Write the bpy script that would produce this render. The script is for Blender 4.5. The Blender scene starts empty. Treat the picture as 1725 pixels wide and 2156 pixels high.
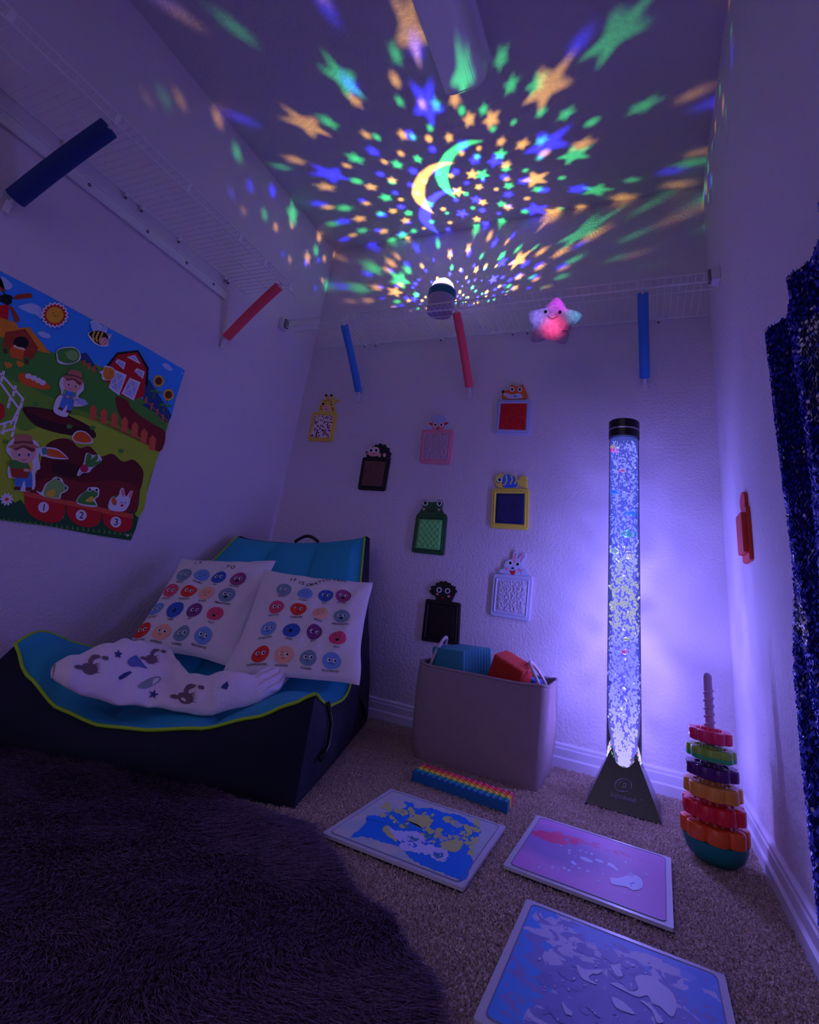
import bpy, math, random
from mathutils import Vector, Matrix, noise
from mathutils.geometry import delaunay_2d_cdt
random.seed(7)
C = bpy.context.scene.collection
PI = math.pi

# ------------------------------------------------------------------ camera
CAM = Vector((1.72368, -2.1331, 0.49876)); YAW, PIT, ROL = -0.45379, 0.32424, 0.1437
FPX, PPX, PPY = 1062.058, 862.64, 888.916
FW = Vector((math.sin(YAW)*math.cos(PIT), math.cos(YAW)*math.cos(PIT), math.sin(PIT)))
_r0 = Vector((math.cos(YAW), -math.sin(YAW), 0)); _u0 = _r0.cross(FW)
RT = math.cos(ROL)*_r0 + math.sin(ROL)*_u0
UP = -math.sin(ROL)*_r0 + math.cos(ROL)*_u0
cd = bpy.data.cameras.new('camera'); cam = bpy.data.objects.new('camera', cd); C.objects.link(cam)
cd.sensor_fit = 'VERTICAL'; cd.sensor_height = 24; cd.lens = FPX/2156*24
cd.shift_x = (862.5-PPX)/2156; cd.shift_y = -(1078-PPY)/2156
cd.clip_start = 0.02
cam.matrix_world = Matrix(((RT.x, UP.x, -FW.x, CAM.x), (RT.y, UP.y, -FW.y, CAM.y), (RT.z, UP.z, -FW.z, CAM.z), (0, 0, 0, 1)))
bpy.context.scene.camera = cam

def ray(px, py):
    return FW + RT*((px-PPX)/FPX) - UP*((py-PPY)/FPX)
def on(px, py, axis, val):                      # where the sight line meets an axis plane (walls, floor, shelf)
    d = ray(px, py); return CAM + d*((val-CAM[axis])/d[axis])
def onpl(px, py, q, n):
    d = ray(px, py); return CAM + d*((q-CAM).dot(n)/d.dot(n))
def toscreen(P):
    d = P-CAM; z = d.dot(FW); return (PPX+FPX*d.dot(RT)/z, PPY-FPX*d.dot(UP)/z)

# ------------------------------------------------------------------ world, view, lights
AMB = 0.33
w = bpy.data.worlds.new('world'); bpy.context.scene.world = w; w.use_nodes = True
bg = w.node_tree.nodes['Background']; bg.inputs[0].default_value = (0.60, 0.47, 1.0, 1); bg.inputs[1].default_value = AMB
_nt = w.node_tree; _tc = _nt.nodes.new('ShaderNodeTexCoord'); _sp = _nt.nodes.new('ShaderNodeSeparateXYZ'); _mr = _nt.nodes.new('ShaderNodeMapRange')
_nt.links.new(_tc.outputs['Generated'], _sp.inputs[0]); _nt.links.new(_sp.outputs[2], _mr.inputs[0])
_mr.inputs[1].default_value = -.25; _mr.inputs[2].default_value = .35; _mr.inputs[3].default_value = AMB*.15; _mr.inputs[4].default_value = AMB*1.6
_nt.links.new(_mr.outputs[0], bg.inputs[1])
vs = bpy.context.scene.view_settings
vs.view_transform = 'Standard'; vs.look = 'None'; vs.exposure = 0.35; vs.gamma = 1.0; vs.use_curve_mapping = False

W, H, YF = 1.9945, 2.44, -3.0

def light(name, kind, loc, energy, color, radius=0.01, parent=None, **kw):
    ld = bpy.data.lights.new(name, kind); ld.energy = energy; ld.color = color
    if kind in ('POINT', 'SPOT'): ld.shadow_soft_size = radius
    o = bpy.data.objects.new(name, ld); C.objects.link(o)
    for k, v in kw.items(): setattr(ld, k, v)
    if parent is not None: o.parent = parent; loc = Vector(loc)-WL[parent]
    o.location = loc
    return o

# ------------------------------------------------------------------ helpers
WL = {}                                            # world location of every parent
def s2l(c):
    return tuple((x/12.92 if x <= .04045 else ((x+.055)/1.055)**2.4) for x in c)
MATS = {}
def mat(name, col, rough=.7, metal=0, emis=None, es=1.0, bump=None, spec=.5, sheen=0, srgb=True, alpha=None):
    if name in MATS: return MATS[name]
    m = bpy.data.materials.new(name); m.use_nodes = True; nt = m.node_tree; b = nt.nodes['Principled BSDF']
    c = s2l(col) if srgb else col
    b.inputs['Base Color'].default_value = (*c, 1); b.inputs['Roughness'].default_value = rough
    b.inputs['Metallic'].default_value = metal; b.inputs['Specular IOR Level'].default_value = spec
    if sheen: b.inputs['Sheen Weight'].default_value = sheen
    if emis: b.inputs['Emission Color'].default_value = (*emis, 1); b.inputs['Emission Strength'].default_value = es
    if bump: add_bump(m, *bump)
    MATS[name] = m; return m
def add_bump(m, scale, strength, dist=.002, detail=3, kind='noise', stretch=None):
    nt = m.node_tree; b = nt.nodes['Principled BSDF']
    tc = nt.nodes.new('ShaderNodeTexCoord'); bp = nt.nodes.new('ShaderNodeBump')
    src = tc.outputs['Object']
    if stretch:
        mp = nt.nodes.new('ShaderNodeMapping'); mp.inputs['Scale'].default_value = stretch
        nt.links.new(src, mp.inputs[0]); src = mp.outputs[0]
    if kind == 'noise':
        t = nt.nodes.new('ShaderNodeTexNoise'); t.inputs['Scale'].default_value = scale; t.inputs['Detail'].default_value = detail; out = t.outputs[0]
    elif kind == 'voronoi':
        t = nt.nodes.new('ShaderNodeTexVoronoi'); t.inputs['Scale'].default_value = scale; out = t.outputs[0]
    nt.links.new(src, t.inputs['Vector'])
    bp.inputs['Strength'].default_value = strength; bp.inputs['Distance'].default_value = dist
    nt.links.new(out, bp.inputs['Height']); nt.links.new(bp.outputs[0], b.inputs['Normal'])
def N(m, t): return m.node_tree.nodes.new(t)
def ramp(m, fac, stops, interp='LINEAR'):
    r = N(m, 'ShaderNodeValToRGB'); r.color_ramp.interpolation = interp
    el = r.color_ramp.elements
    while len(el) < len(stops): el.new(.5)
    for e, (p, c) in zip(el, stops): e.position = p; e.color = (*s2l(c), 1)
    m.node_tree.links.new(fac, r.inputs[0]); return r.outputs[0]

class MB:
    def __init__(s): s.v = []; s.f = []; s.m = []; s.mats = []
    def mi(s, m):
        if m not in s.mats: s.mats.append(m)
        return s.mats.index(m)
    def add(s, vs, fs, m):
        o = len(s.v); s.v += [tuple(x) for x in vs]; k = s.mi(m)
        for f in fs: s.f.append(tuple(i+o for i in f)); s.m.append(k)
    def box(s, c, d, m, rot=None, taper=1.0):
        vs = []
        for z in (-1, 1):
            k = taper if z > 0 else 1
            for x, y in ((-1, -1), (1, -1), (1, 1), (-1, 1)):
                q = Vector((x*d[0]/2*k, y*d[1]/2*k, z*d[2]/2))
                if rot: q = rot @ q
                vs.append(q+Vector(c))
        s.add(vs, [(3, 2, 1, 0), (4, 5, 6, 7), (0, 1, 5, 4), (1, 2, 6, 5), (2, 3, 7, 6), (3, 0, 4, 7)], m)
    def tube(s, pts, r, m, n=8, caps=True, closed=False):
        pts = [Vector(p) for p in pts]; rs = r if isinstance(r, (list, tuple)) else [r]*len(pts)
        prev = None; rings = []
        L = len(pts)
        for i, p in enumerate(pts):
            if closed: t = pts[(i+1) % L]-pts[i-1]
            else: t = pts[min(i+1, L-1)]-pts[max(i-1, 0)]
            if t.length < 1e-9: t = Vector((0, 0, 1))
            t.normalize()
            if prev is None:
                a = Vector((0, 0, 1)) if abs(t.z) < .9 else Vector((1, 0, 0)); x = t.cross(a).normalized()
            else:
                x = prev - t*prev.dot(t); x.normalize()
            prev = x; y = t.cross(x)
            rings.append([p+(x*math.cos(2*PI*k/n)+y*math.sin(2*PI*k/n))*rs[i] for k in range(n)])
        vs = [q for R in rings for q in R]; fs = []
        for i in range(L if closed else L-1):
            j = (i+1) % L
            for k in range(n): fs.append((i*n+k, i*n+(k+1) % n, j*n+(k+1) % n, j*n+k))
        if caps and not closed: fs.append(tuple(reversed(range(n)))); fs.append(tuple((L-1)*n+k for k in range(n)))
        s.add(vs, fs, m)
    def lathe(s, c, prof, m, n=32, rfun=None, capb=True, capt=True):
        c = Vector(c); vs = []; fs = []
        for (r, z) in prof:
            for k in range(n):
                a = 2*PI*k/n; q = r*(rfun(a) if rfun else 1)
                vs.append(c+Vector((q*math.cos(a), q*math.sin(a), z)))
        L = len(prof)
        for i in range(L-1):
            for k in range(n): fs.append((i*n+k, i*n+(k+1) % n, (i+1)*n+(k+1) % n, (i+1)*n+k))
        if capb: fs.append(tuple(reversed(range(n))))
        if capt: fs.append(tuple((L-1)*n+k for k in range(n)))
        s.add(vs, fs, m)
    def ball(s, c, r, m, n=12, k=8, rot=None):
        c = Vector(c); r = r if isinstance(r, (tuple, list)) else (r, r, r); vs = []; fs = []
        for i in range(k+1):
            t = PI*i/k
            for j in range(n):
                a = 2*PI*j/n; q = Vector((r[0]*math.sin(t)*math.cos(a), r[1]*math.sin(t)*math.sin(a), r[2]*math.cos(t)))
                if rot: q = rot @ q
                vs.append(c+q)
        for i in range(k):
            for j in range(n): fs.append((i*n+j, (i+1)*n+j, (i+1)*n+(j+1) % n, i*n+(j+1) % n))
        s.add(vs, fs, m)
    def grid(s, fn, nu, nv, m):
        vs = [fn(i/nu, j/nv) for j in range(nv+1) for i in range(nu+1)]
        fs = [(j*(nu+1)+i, j*(nu+1)+i+1, (j+1)*(nu+1)+i+1, (j+1)*(nu+1)+i) for j in range(nv) for i in range(nu)]
        s.add(vs, fs, m)
    def build(s, name, parent=None, smooth=False, bevel=0, autosmooth=None, loc=None):
        me = bpy.data.meshes.new(name)
        if parent is not None: off = WL[parent]
        else: off = Vector(loc) if loc is not None else Vector((0, 0, 0))
        me.from_pydata([tuple(Vector(v)-off) for v in s.v], [], s.f)
        for m in s.mats: me.materials.append(m)
        me.polygons.foreach_set('material_index', s.m)
        if smooth: me.polygons.foreach_set('use_smooth', [True]*len(s.f))
        me.update()
        if autosmooth is not None:
            me.polygons.foreach_set('use_smooth', [True]*len(s.f)); me.set_sharp_from_angle(angle=autosmooth)
        o = bpy.data.objects.new(name, me); C.objects.link(o)
        if parent is not None: o.parent = parent; WL[o] = WL[parent].copy()
        else: o.location = off; WL[o] = off.copy()
        if bevel:
            b = o.modifiers.new('bevel', 'BEVEL'); b.width = bevel; b.segments = 3; b.limit_method = 'ANGLE'; b.angle_limit = .6
        return o

def tag(o, label=None, cat=None, group=None, kind=None):
    if label: o['label'] = label
    if cat: o['category'] = cat
    if group: o['group'] = group
    if kind: o['kind'] = kind
    return o
def thing(name, label, cat, loc=(0, 0, 0), group=None):
    o = bpy.data.objects.new(name, None); C.objects.link(o); o.location = loc; o.empty_display_size = .05
    WL[o] = Vector(loc); return tag(o, label, cat, group)

_glyph = {}
def text_mesh(body, font_offset=0.0):
    key = (body, font_offset)
    if key not in _glyph:
        cu = bpy.data.curves.new('t', 'FONT'); cu.body = body; cu.align_x = 'CENTER'; cu.offset = font_offset
        cu.resolution_u = 3
        o = bpy.data.objects.new('t', cu); C.objects.link(o)
        dg = bpy.context.evaluated_depsgraph_get(); me = bpy.data.meshes.new_from_object(o.evaluated_get(dg))
        _glyph[key] = ([v.co.copy() for v in me.vertices], [tuple(p.vertices) for p in me.polygons])
        bpy.data.objects.remove(o); bpy.data.meshes.remove(me)
    return _glyph[key]

class Art:
    """flat printed or cut-out shapes laid on a surface; later shapes lie a hair higher"""
    def __init__(s, fn, h0=0.0, dh=.00018, flip=True): s.fn = fn; s.h = h0; s.dh = dh; s.mb = MB(); s.flip = flip
    def poly(s, pts, m, h=None):
        s.h += s.dh; hh = s.h if h is None else h
        s.mb.add([s.fn(x, y, hh) for x, y in pts], [tuple(range(len(pts)))], m)
    def slab(s, pts, m, h0, h1, inset=.0):
        n = len(pts); cx = sum(p[0] for p in pts)/n; cy = sum(p[1] for p in pts)/n; k = 1-inset
        hb = h1-(h1-h0)*.35 if inset else h1
        vs = [s.fn(x, y, h0) for x, y in pts]+[s.fn(x, y, hb) for x, y in pts]
        fs = [(i, (i+1) % n, n+(i+1) % n, n+i) for i in range(n)]
        if inset:
            vs += [s.fn(cx+(x-cx)*k, cy+(y-cy)*k, h1) for x, y in pts]
            fs += [(n+i, n+(i+1) % n, 2*n+(i+1) % n, 2*n+i) for i in range(n)]; fs.append(tuple(range(2*n, 3*n)))
        else: fs.append(tuple(range(n, 2*n)))
        fs.append(tuple(reversed(range(n))))
        s.mb.add(vs, fs, m); s.h = max(s.h, h1)
    def ell(s, cx, cy, rx, ry, m, a=0, n=20, h=None):
        ca, sa = math.cos(a), math.sin(a); s.h += s.dh; hh = s.h if h is None else h
        P = lambda t, k: s.fn(cx+k*(rx*math.cos(t)*ca-ry*math.sin(t)*sa), cy+k*(rx*math.cos(t)*sa+ry*math.sin(t)*ca), hh)
        vs = [s.fn(cx, cy, hh)]+[P(2*PI*i/n, k) for k in (.5, 1) for i in range(n)]
        s.mb.add(vs, [(0, 1+i, 1+(i+1) % n) for i in range(n)]+[(1+i, 1+n+i, 1+n+(i+1) % n, 1+(i+1) % n) for i in range(n)], m)
    def line(s, pts, wd, m):
        P = [Vector((*p, 0)) for p in pts]; L = []; R = []
        for i, p in enumerate(P):
            t = (P[min(i+1, len(P)-1)]-P[max(i-1, 0)]).normalized(); nn = Vector((-t.y, t.x, 0))*wd/2
            L.append(p+nn); R.append(p-nn)
        s.h += s.dh; vs = [s.fn(q.x, q.y, s.h) for q in L+R]; n = len(L)
        s.mb.add(vs, [(i, i+1, n+i+1, n+i) for i in range(n-1)], m)
    def text(s, body, x, y, size, m, a=0, off=.0, sx=1.0, shear=0):
        vs, fs = text_mesh(body, off); s.h += s.dh; ca, sa = math.cos(a), math.sin(a); out = []
        for v in vs:
            tx = (v.x+shear*v.y)*size*sx; ty = v.y*size*(-1 if s.flip else 1)
            out.append(s.fn(x+tx*ca-ty*sa, y+tx*sa+ty*ca, s.h))
        s.mb.add(out, fs, m)
def smoothpoly(pts, k=4):                          # closed Catmull-Rom
    n = len(pts); out = []
    for i in range(n):
        p0, p1, p2, p3 = (pts[(i+j-1) % n] for j in range(4))
        for q in range(k):
            t = q/k
            out.append(tuple(.5*((2*p1[d])+(-p0[d]+p2[d])*t+(2*p0[d]-5*p1[d]+4*p2[d]-p3[d])*t*t+(-p0[d]+3*p1[d]-3*p2[d]+p3[d])*t**3) for d in (0, 1)))
    return out
def rrect(corners, r, k=5):                        # rounded quad from 4 corners
    out = []; n = len(corners)
    for i in range(n):
        p = Vector((*corners[i], 0)); a = (Vector((*corners[i-1], 0))-p); b = (Vector((*corners[(i+1) % n], 0))-p)
        a0 = p+a.normalized()*r; b0 = p+b.normalized()*r
        for q in range(k+1):
            t = q/k; w_ = (1-t)**2*a0+2*t*(1-t)*p+t*t*b0; out.append((w_.x, w_.y))
    return out
def inset_quad(c, k):
    cx = sum(p[0] for p in c)/4; cy = sum(p[1] for p in c)/4
    return [(cx+(x-cx)*k, cy+(y-cy)*k) for x, y in c]
def starpts(cx, cy, r, r2=None, a=0, n=5):
    r2 = r2 or r*.45
    return [(cx+(r if i % 2 == 0 else r2)*math.sin(a+PI*i/n), cy-(r if i % 2 == 0 else r2)*math.cos(a+PI*i/n)) for i in range(2*n)]

# ------------------------------------------------------------------ materials
wallm = mat('painted_drywall', (.86, .82, .87), .75, bump=(95, .55, .006, 2))
ceilm = mat('textured_ceiling', (.78, .76, .80), .85, bump=(60, .6, .006, 3))
trimm = mat('white_trim_paint', (.88, .86, .93), .45)
wirem = mat('white_coated_wire', (.88, .88, .90), .35)
greym = mat('grey_clip', (.45, .45, .48), .4)
blackm = mat('black_plastic', (.035, .035, .04), .3)
white = mat('white_paint', (.92, .92, .92), .5)
navy = mat('navy_fabric', (.035, .06, .16), .85, bump=(260, .35, .002))
teal = mat('teal_mesh_fabric', (.13, .62, .74), .8, bump=(500, .3, .001))
lime = mat('lime_piping', (.62, .82, .12), .6)

# ------------------------------------------------------------------ room shell
def plane_slab(name, lo, hi, m):
    b = MB(); c = [(a+d)/2 for a, d in zip(lo, hi)]; b.box(c, [d-a for a, d in zip(lo, hi)], m)
    return tag(b.build(name), kind='structure')
plane_slab('wall_left', (-.1, YF, 0), (0, .1, H), wallm)
plane_slab('wall_right', (W, YF, 0), (W+.1, .1, H), wallm)
plane_slab('wall_back', (0, 0, 0), (W, .1, H), wallm)
plane_slab('ceiling', (-.1, YF, H), (W+.1, .1, H+.1), ceilm)

carpet = mat('beige_loop_carpet', (.66, .58, .52), .95, sheen=.2)
def carpet_nodes():
    m = carpet; nt = m.node_tree; b = nt.nodes['Principled BSDF']
    tc = N(m, 'ShaderNodeTexCoord'); v = N(m, 'ShaderNodeTexVoronoi'); v.inputs['Scale'].default_value = 190
    n1 = N(m, 'ShaderNodeTexNoise'); n1.inputs['Scale'].default_value = 120; n1.inputs['Detail'].default_value = 4
    mx = N(m, 'ShaderNodeVectorMath'); mx.operation = 'ADD'
    sc = N(m, 'ShaderNodeVectorMath'); sc.operation = 'SCALE'; sc.inputs['Scale'].default_value = .012
    nt.links.new(tc.outputs['Object'], n1.inputs[0]); nt.links.new(n1.outputs['Color'], sc.inputs[0])
    nt.links.new(tc.outputs['Object'], mx.inputs[0]); nt.links.new(sc.outputs[0], mx.inputs[1]); nt.links.new(mx.outputs[0], v.inputs['Vector'])
    n2 = N(m, 'ShaderNodeTexNoise'); n2.inputs['Scale'].default_value = 330; nt.links.new(tc.outputs['Object'], n2.inputs[0])
    col = ramp(m, n2.outputs[0], [(.33, (.60, .52, .48)), (.62, (.97, .88, .80))]); nt.links.new(col, b.inputs['Base Color'])
    bp = N(m, 'ShaderNodeBump'); bp.inputs['Strength'].default_value = 1; bp.inputs['Distance'].default_value = .006; bp.invert = True
    nt.links.new(v.outputs[0], bp.inputs['Height']); nt.links.new(bp.outputs[0], b.inputs['Normal'])
carpet_nodes()
def fibre(name, col, tl, src=None):
    m = bpy.data.materials.new(name); m.use_nodes = True; nt = m.node_tree; nt.nodes.remove(nt.nodes['Principled BSDF'])
    d = N(m, 'ShaderNodeBsdfDiffuse'); t_ = N(m, 'ShaderNodeBsdfTranslucent'); x = N(m, 'ShaderNodeMixShader'); x.inputs[0].default_value = tl
    tc = N(m, 'ShaderNodeTexCoord'); n2 = N(m, 'ShaderNodeTexNoise'); n2.inputs['Scale'].default_value = 300; nt.links.new(tc.outputs['Object'], n2.inputs[0])
    c = ramp(m, n2.outputs[0], [(.35, tuple(v*.62 for v in col)), (.62, col)])
    for q in (d, t_): nt.links.new(c, q.inputs[0])
    nt.links.new(d.outputs[0], x.inputs[1]); nt.links.new(t_.outputs[0], x.inputs[2]); nt.links.new(x.outputs[0], nt.nodes['Material Output'].inputs[0]); return m
carpet_fibre = fibre('carpet_fibre', (.98, .90, .83), .45)
b = MB(); b.box((W/2, YF/2, -.05), (W+.2, -YF+.2, .1), carpet)
def lump(x, y): return .0035*noise.noise(Vector((x*150, y*150, 0)))+.003*noise.noise(Vector((x*60, y*60, 3)))
tag(b.build('floor'), kind='structure')
edge = [(.55, -1.06), (.80, -1.04), (.984, -1.062), (1.069, -1.035), (1.135, -1.085), (1.203, -1.126), (1.292, -1.18), (1.36, -1.20), (1.409, -1.247), (1.469, -1.307), (1.496, -1.377), (1.505, -1.46), (1.48, -1.60), (1.42, -1.75), (1.3, -1.95), (1.0, -2.1), (.6, -2.15), (.25, -2.1), (.06, -1.9), (.05, -1.5), (.08, -1.1)]
edge = smoothpoly(edge, 3)
def inrug(x, y):
    c = False; n = len(edge)
    for i in range(n):
        (x1, y1), (x2, y2) = edge[i], edge[i-1]
        if (y1 > y) != (y2 > y) and x < (x2-x1)*(y-y1)/(y2-y1)+x1: c = not c
    return c
# carpet tufts, standing on the floor where it is near enough to see them
def tufts(name, n, region, hmin, hmax, wd, m, parent=None, lean=.5, base=0.0, comb=None, hfun=None, seg=1):
    import numpy as np
    rng = np.random.default_rng(3); P = []
    while len(P) < n:
        x, y = rng.uniform(region[0], region[1]), rng.uniform(region[2], region[3])
        if hfun is None or hfun(x, y) is not None: P.append((x, y))
    vs = []; fs = []
    for x, y in P:
        z0 = base if hfun is None else hfun(x, y)
        h = rng.uniform(hmin, hmax); a = rng.uniform(0, 2*PI); ca, sa = math.cos(a)*wd, math.sin(a)*wd
        if comb is None: lx, ly = rng.normal(0, lean*h), rng.normal(0, lean*h)
        else:
            c = comb(x, y); lx, ly = c[0]*h+rng.normal(0, lean*h), c[1]*h+rng.normal(0, lean*h)
        o = len(vs)
        if seg == 1:
            vs += [(x-ca, y-sa, z0), (x+ca, y+sa, z0), (x+lx+ca*.7, y+ly+sa*.7, z0+h), (x+lx-ca*.7, y+ly-sa*.7, z0+h)]
            fs.append((o, o+1, o+2, o+3))
        else:
            mx, my, mz = x+lx*.35, y+ly*.35, z0+h*.62
            vs += [(x-ca, y-sa, z0), (x+ca, y+sa, z0), (mx+ca, my+sa, mz), (mx-ca, my-sa, mz), (x+lx, y+ly, z0+h*.95)]
            fs += [(o, o+1, o+2, o+3), (o+3, o+2, o+4)]
    b = MB(); b.add(vs, fs, m); return b.build(name, parent)
def carpet_h(x, y):
    for x0, x1, y0, y1 in ((1.117, 1.431, -1.034, -.692), (1.468, 1.776, -.897, -.565), (1.525, 1.837, -1.316, -.98), (TXB-.1, TXB+.1, TYB-.1, TYB+.1), (1.03, 1.445, -.37, -.09), (1.13, 1.40, -.575, -.50)):
        if x0+.006 < x < x1-.006 and y0+.006 < y < y1-.006: return None
    if (x-1.877)**2+(y+.478)**2 < .03**2 or inrug(x, y): return None
    return 0.0
TXB, TYB = 1.67, -.23
tag(tufts('carpet_pile', 150000, (.72, W-.02, -1.75, -.03), .003, .0075, .0017, carpet_fibre, lean=.6, hfun=carpet_h), 'beige cut pile of the carpet around the mats and the lamp', 'carpet pile', kind='stuff')

def baseboard(name, axis):
    prof = [(0, 0), (.018, 0), (.018, .030), (.012, .035), (.012, .058), (.009, .062), (.009, .070), (.004, .0755), (0, .0755)]
    b = MB(); n = len(prof)
    if axis == 'back': ends = [[(0, -d, z) for d, z in prof], [(W, -d, z) for d, z in prof]]
    elif axis == 'right': ends = [[(W-d, 0, z) for d, z in prof], [(W-d, YF, z) for d, z in prof]]
    else: ends = [[(d, 0, z) for d, z in prof], [(d, YF, z) for d, z in prof]]
    b.add(ends[0]+ends[1], [(i, (i+1) % n, n+(i+1) % n, n+i) for i in range(n)]+[tuple(range(n)), tuple(range(n, 2*n))], trimm)
    tag(b.build(name), kind='structure')
baseboard('baseboard_back', 'back'); baseboard('baseboard_right', 'right'); baseboard('baseboard_left', 'left')

# ------------------------------------------------------------------ wire shelves
def shelf_back():
    t = thing('wire_shelf', 'white wire shelf along the back wall carrying the star projector', 'shelf', (W/2, 0, 1.757))
    z, zl, yf = 1.763, 1.725, -.3
    b = MB()
    b.tube([(.03, yf, z), (W-.03, yf, z)], .0035, wirem); b.tube([(.03, yf, zl), (W-.03, yf, zl)], .0035, wirem); b.build('front_rod', t)
    b = MB()
    for y in (-.2, -.008): b.tube([(.01, y, z-.006), (W-.01, y, z-.006)], .0028, wirem, 6)
    b.build('support_rod', t)
    b = MB(); x = .04
    while x < W-.03:
        b.tube([(x, -.006, z-.003), (x, yf+.004, z-.002), (x, yf-.001, z-.008), (x, yf, zl)], .0012, wirem, 5); x += .0254
    tag(b.build('cross_wires', t), kind='stuff')
    for x in (.12, .40, .69, .985, 1.20, 1.43, 1.62, 1.72, 1.95):
        b = MB(); b.box((x, yf, (z+zl)/2), (.014, .004, z-zl), wirem); b.build('spacer_plate', t)
    for x in (.35, .42, .80, 1.17, 1.24, 1.42, 1.80):
        b = MB(); b.box((x, -.008, z-.012), (.012, .016, .02), wirem); b.ball((x, -.012, z-.024), .006, greym, 8, 6); b.build('wall_clip', t)
    for x, s in ((.014, 1), (W-.014, -1)):
        b = MB(); b.box((x, yf, (z+zl)/2), (.028, .05, .058), wirem); b.box((x+s*.018, yf-.001, (z+zl)/2), (.012, .03, .048), greym)
        b.build('end_bracket', t, bevel=.003)
    return t
shelf_back()
def shelf_left():
    t = thing('wire_shelf', 'white wire shelf running along the left wall above the farm poster', 'shelf', (0, -1.5, 1.74))
    z, zl, xf, y0, y1 = 1.738, 1.703, .3, -.585, -2.9
    b = MB(); b.tube([(xf, y0, z), (xf, y1, z)], .0033, wirem); b.tube([(xf, y0, zl), (xf, y1, zl)], .0033, wirem); b.build('front_rod', t)
    b = MB()
    for x in (.15, .008): b.tube([(x, y0, z+.004), (x, y1, z+.004)], .0028, wirem, 6)
    b.build('support_rod', t)
    b = MB(); y = y0-.003
    while y > -2.2:
        b.tube([(.006, y, z+.008), (xf-.004, y, z+.002), (xf, y, z-.004), (xf, y, zl)], .0012, wirem, 5); y -= .0254
    tag(b.build('cross_wires', t), kind='stuff')
    for y in (-.62, -.80, -.955, -1.22, -1.5, -1.8):
        b = MB(); b.box((xf, y, (z+zl)/2), (.004, .014, z-zl), wirem); b.build('spacer_plate', t)
    for y in (-.71, -.73, -1.0, -1.18, -1.25, -1.48, -1.7):
        b = MB(); b.box((.008, y, z-.004), (.016, .012, .02), wirem); b.ball((.012, y, z-.016), .006, greym, 8, 6); b.build('wall_clip', t)
    return t
shelf_left()
# wall rail below the left shelf
t = thing('wall_rail', 'white metal hanging rail with screw holes screwed to left wall under shelf', 'rail', (0, -1.5, 1.665))
b = MB(); b.box((.004, -1.8, 1.668), (.008, 2.2, .044), wirem); b.tube([(.008, -.7, 1.688), (.008, -2.9, 1.688)], .005, wirem, 8); b.tube([(.008, -.7, 1.646), (.008, -2.9, 1.646)], .005, wirem, 8); b.build('channel', t)
for y in (-.78, -.935, -1.13, -1.37, -1.66):
    b = MB(); b.ball((.009, y, 1.668), (.003, .007, .007), greym, 8, 6); b.build('screw', t)

# foam-covered shelf braces
foamB = mat('blue_foam', (.24, .52, .84), .8, bump=(400, .3, .001)); foamR = mat('red_foam', (1.0, .34, .42), .8, bump=(400, .3, .001))
foamD = mat('dark_blue_foam', (.07, .20, .46), .8, bump=(400, .3, .001))
def brace(a, c, m, label, r):
    t = thing('shelf_brace', label, 'shelf brace', c, 'shelf braces wrapped in foam tubes')
    a = Vector(a); c = Vector(c); d = c-a
    b = MB(); b.tube([a, a+d*.5, c], .005, wirem, 8); b.box(c+Vector((.006 if c.x < .02 else 0, -.003 if c.x >= .02 else 0, -.012)), (.008 if c.x < .02 else .016, .016 if c.x < .02 else .006, .04), wirem); b.ball(a, .009, wirem); b.build('brace_rod', t)
    b = MB(); n = d.normalized(); side = Vector((0, 0, 1)).cross(n).normalized(); bend = n.cross(side)
    pts = [a+d*(.055+.875*i/8)+bend*(.006*math.sin(PI*i/8)) for i in range(9)]
    b.tube(pts, r, m, 24); b.build('foam_tube', t, autosmooth=.6)
brace((.387, -.3, 1.725), (.372, -.008, 1.445), foamB, 'blue foam tube on leftmost brace of the back shelf', .019)
brace((.976, -.3, 1.728), (.984, -.008, 1.445), foamR, 'red foam tube on back shelf brace below the star projector', .019)
brace((1.738, -.3, 1.728), (1.744, -.008, 1.455), foamB, 'blue foam tube on back shelf brace right of the plush star', .020)
brace((.295, -1.50, 1.705), (.006, -1.545, 1.43), foamD, 'thick dark blue foam tube on left shelf brace nearest the camera', .030)
brace((.295, -.672, 1.705), (.006, -.645, 1.455), foamR, 'red foam tube on left shelf brace nearest the corner', .021)

# ------------------------------------------------------------------ ceiling light (off)
t = thing('ceiling_light', 'unlit long fluorescent wrap light with ribbed lens on the ceiling', 'ceiling light', (1.13, -1.5, 2.44))
lens = mat('prismatic_lens', (.97, .97, 1.0), .45, bump=(1, .6, .002, 0, 'noise', (220, 2, 2)))
b = MB(); b.box((1.132, -1.6, 2.425), (.20, 1.47, .03), trimm); b.build('housing', t)
b = MB()
def lensf(u, v):
    a = PI*u; x = 1.132+.083*(-1 if u < .5 else 1)*min(1, abs(math.cos(a))**.45); z = 2.412-.112*math.sin(a)**.45
    return (x, -.866-1.46*v, z)
b.grid(lensf, 30, 6, lens); b.build('lens', t, smooth=True)
b = MB(); b.add([lensf(i/30, 0) for i in range(31)]+[(1.132+.083, -.866, 2.412), (1.132-.083, -.866, 2.412)], [tuple(range(33))], trimm)
b.tube([Vector(lensf(i/30, 0)) for i in range(31)], .0028, white, 6); b.build('end_cap', t)

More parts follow.
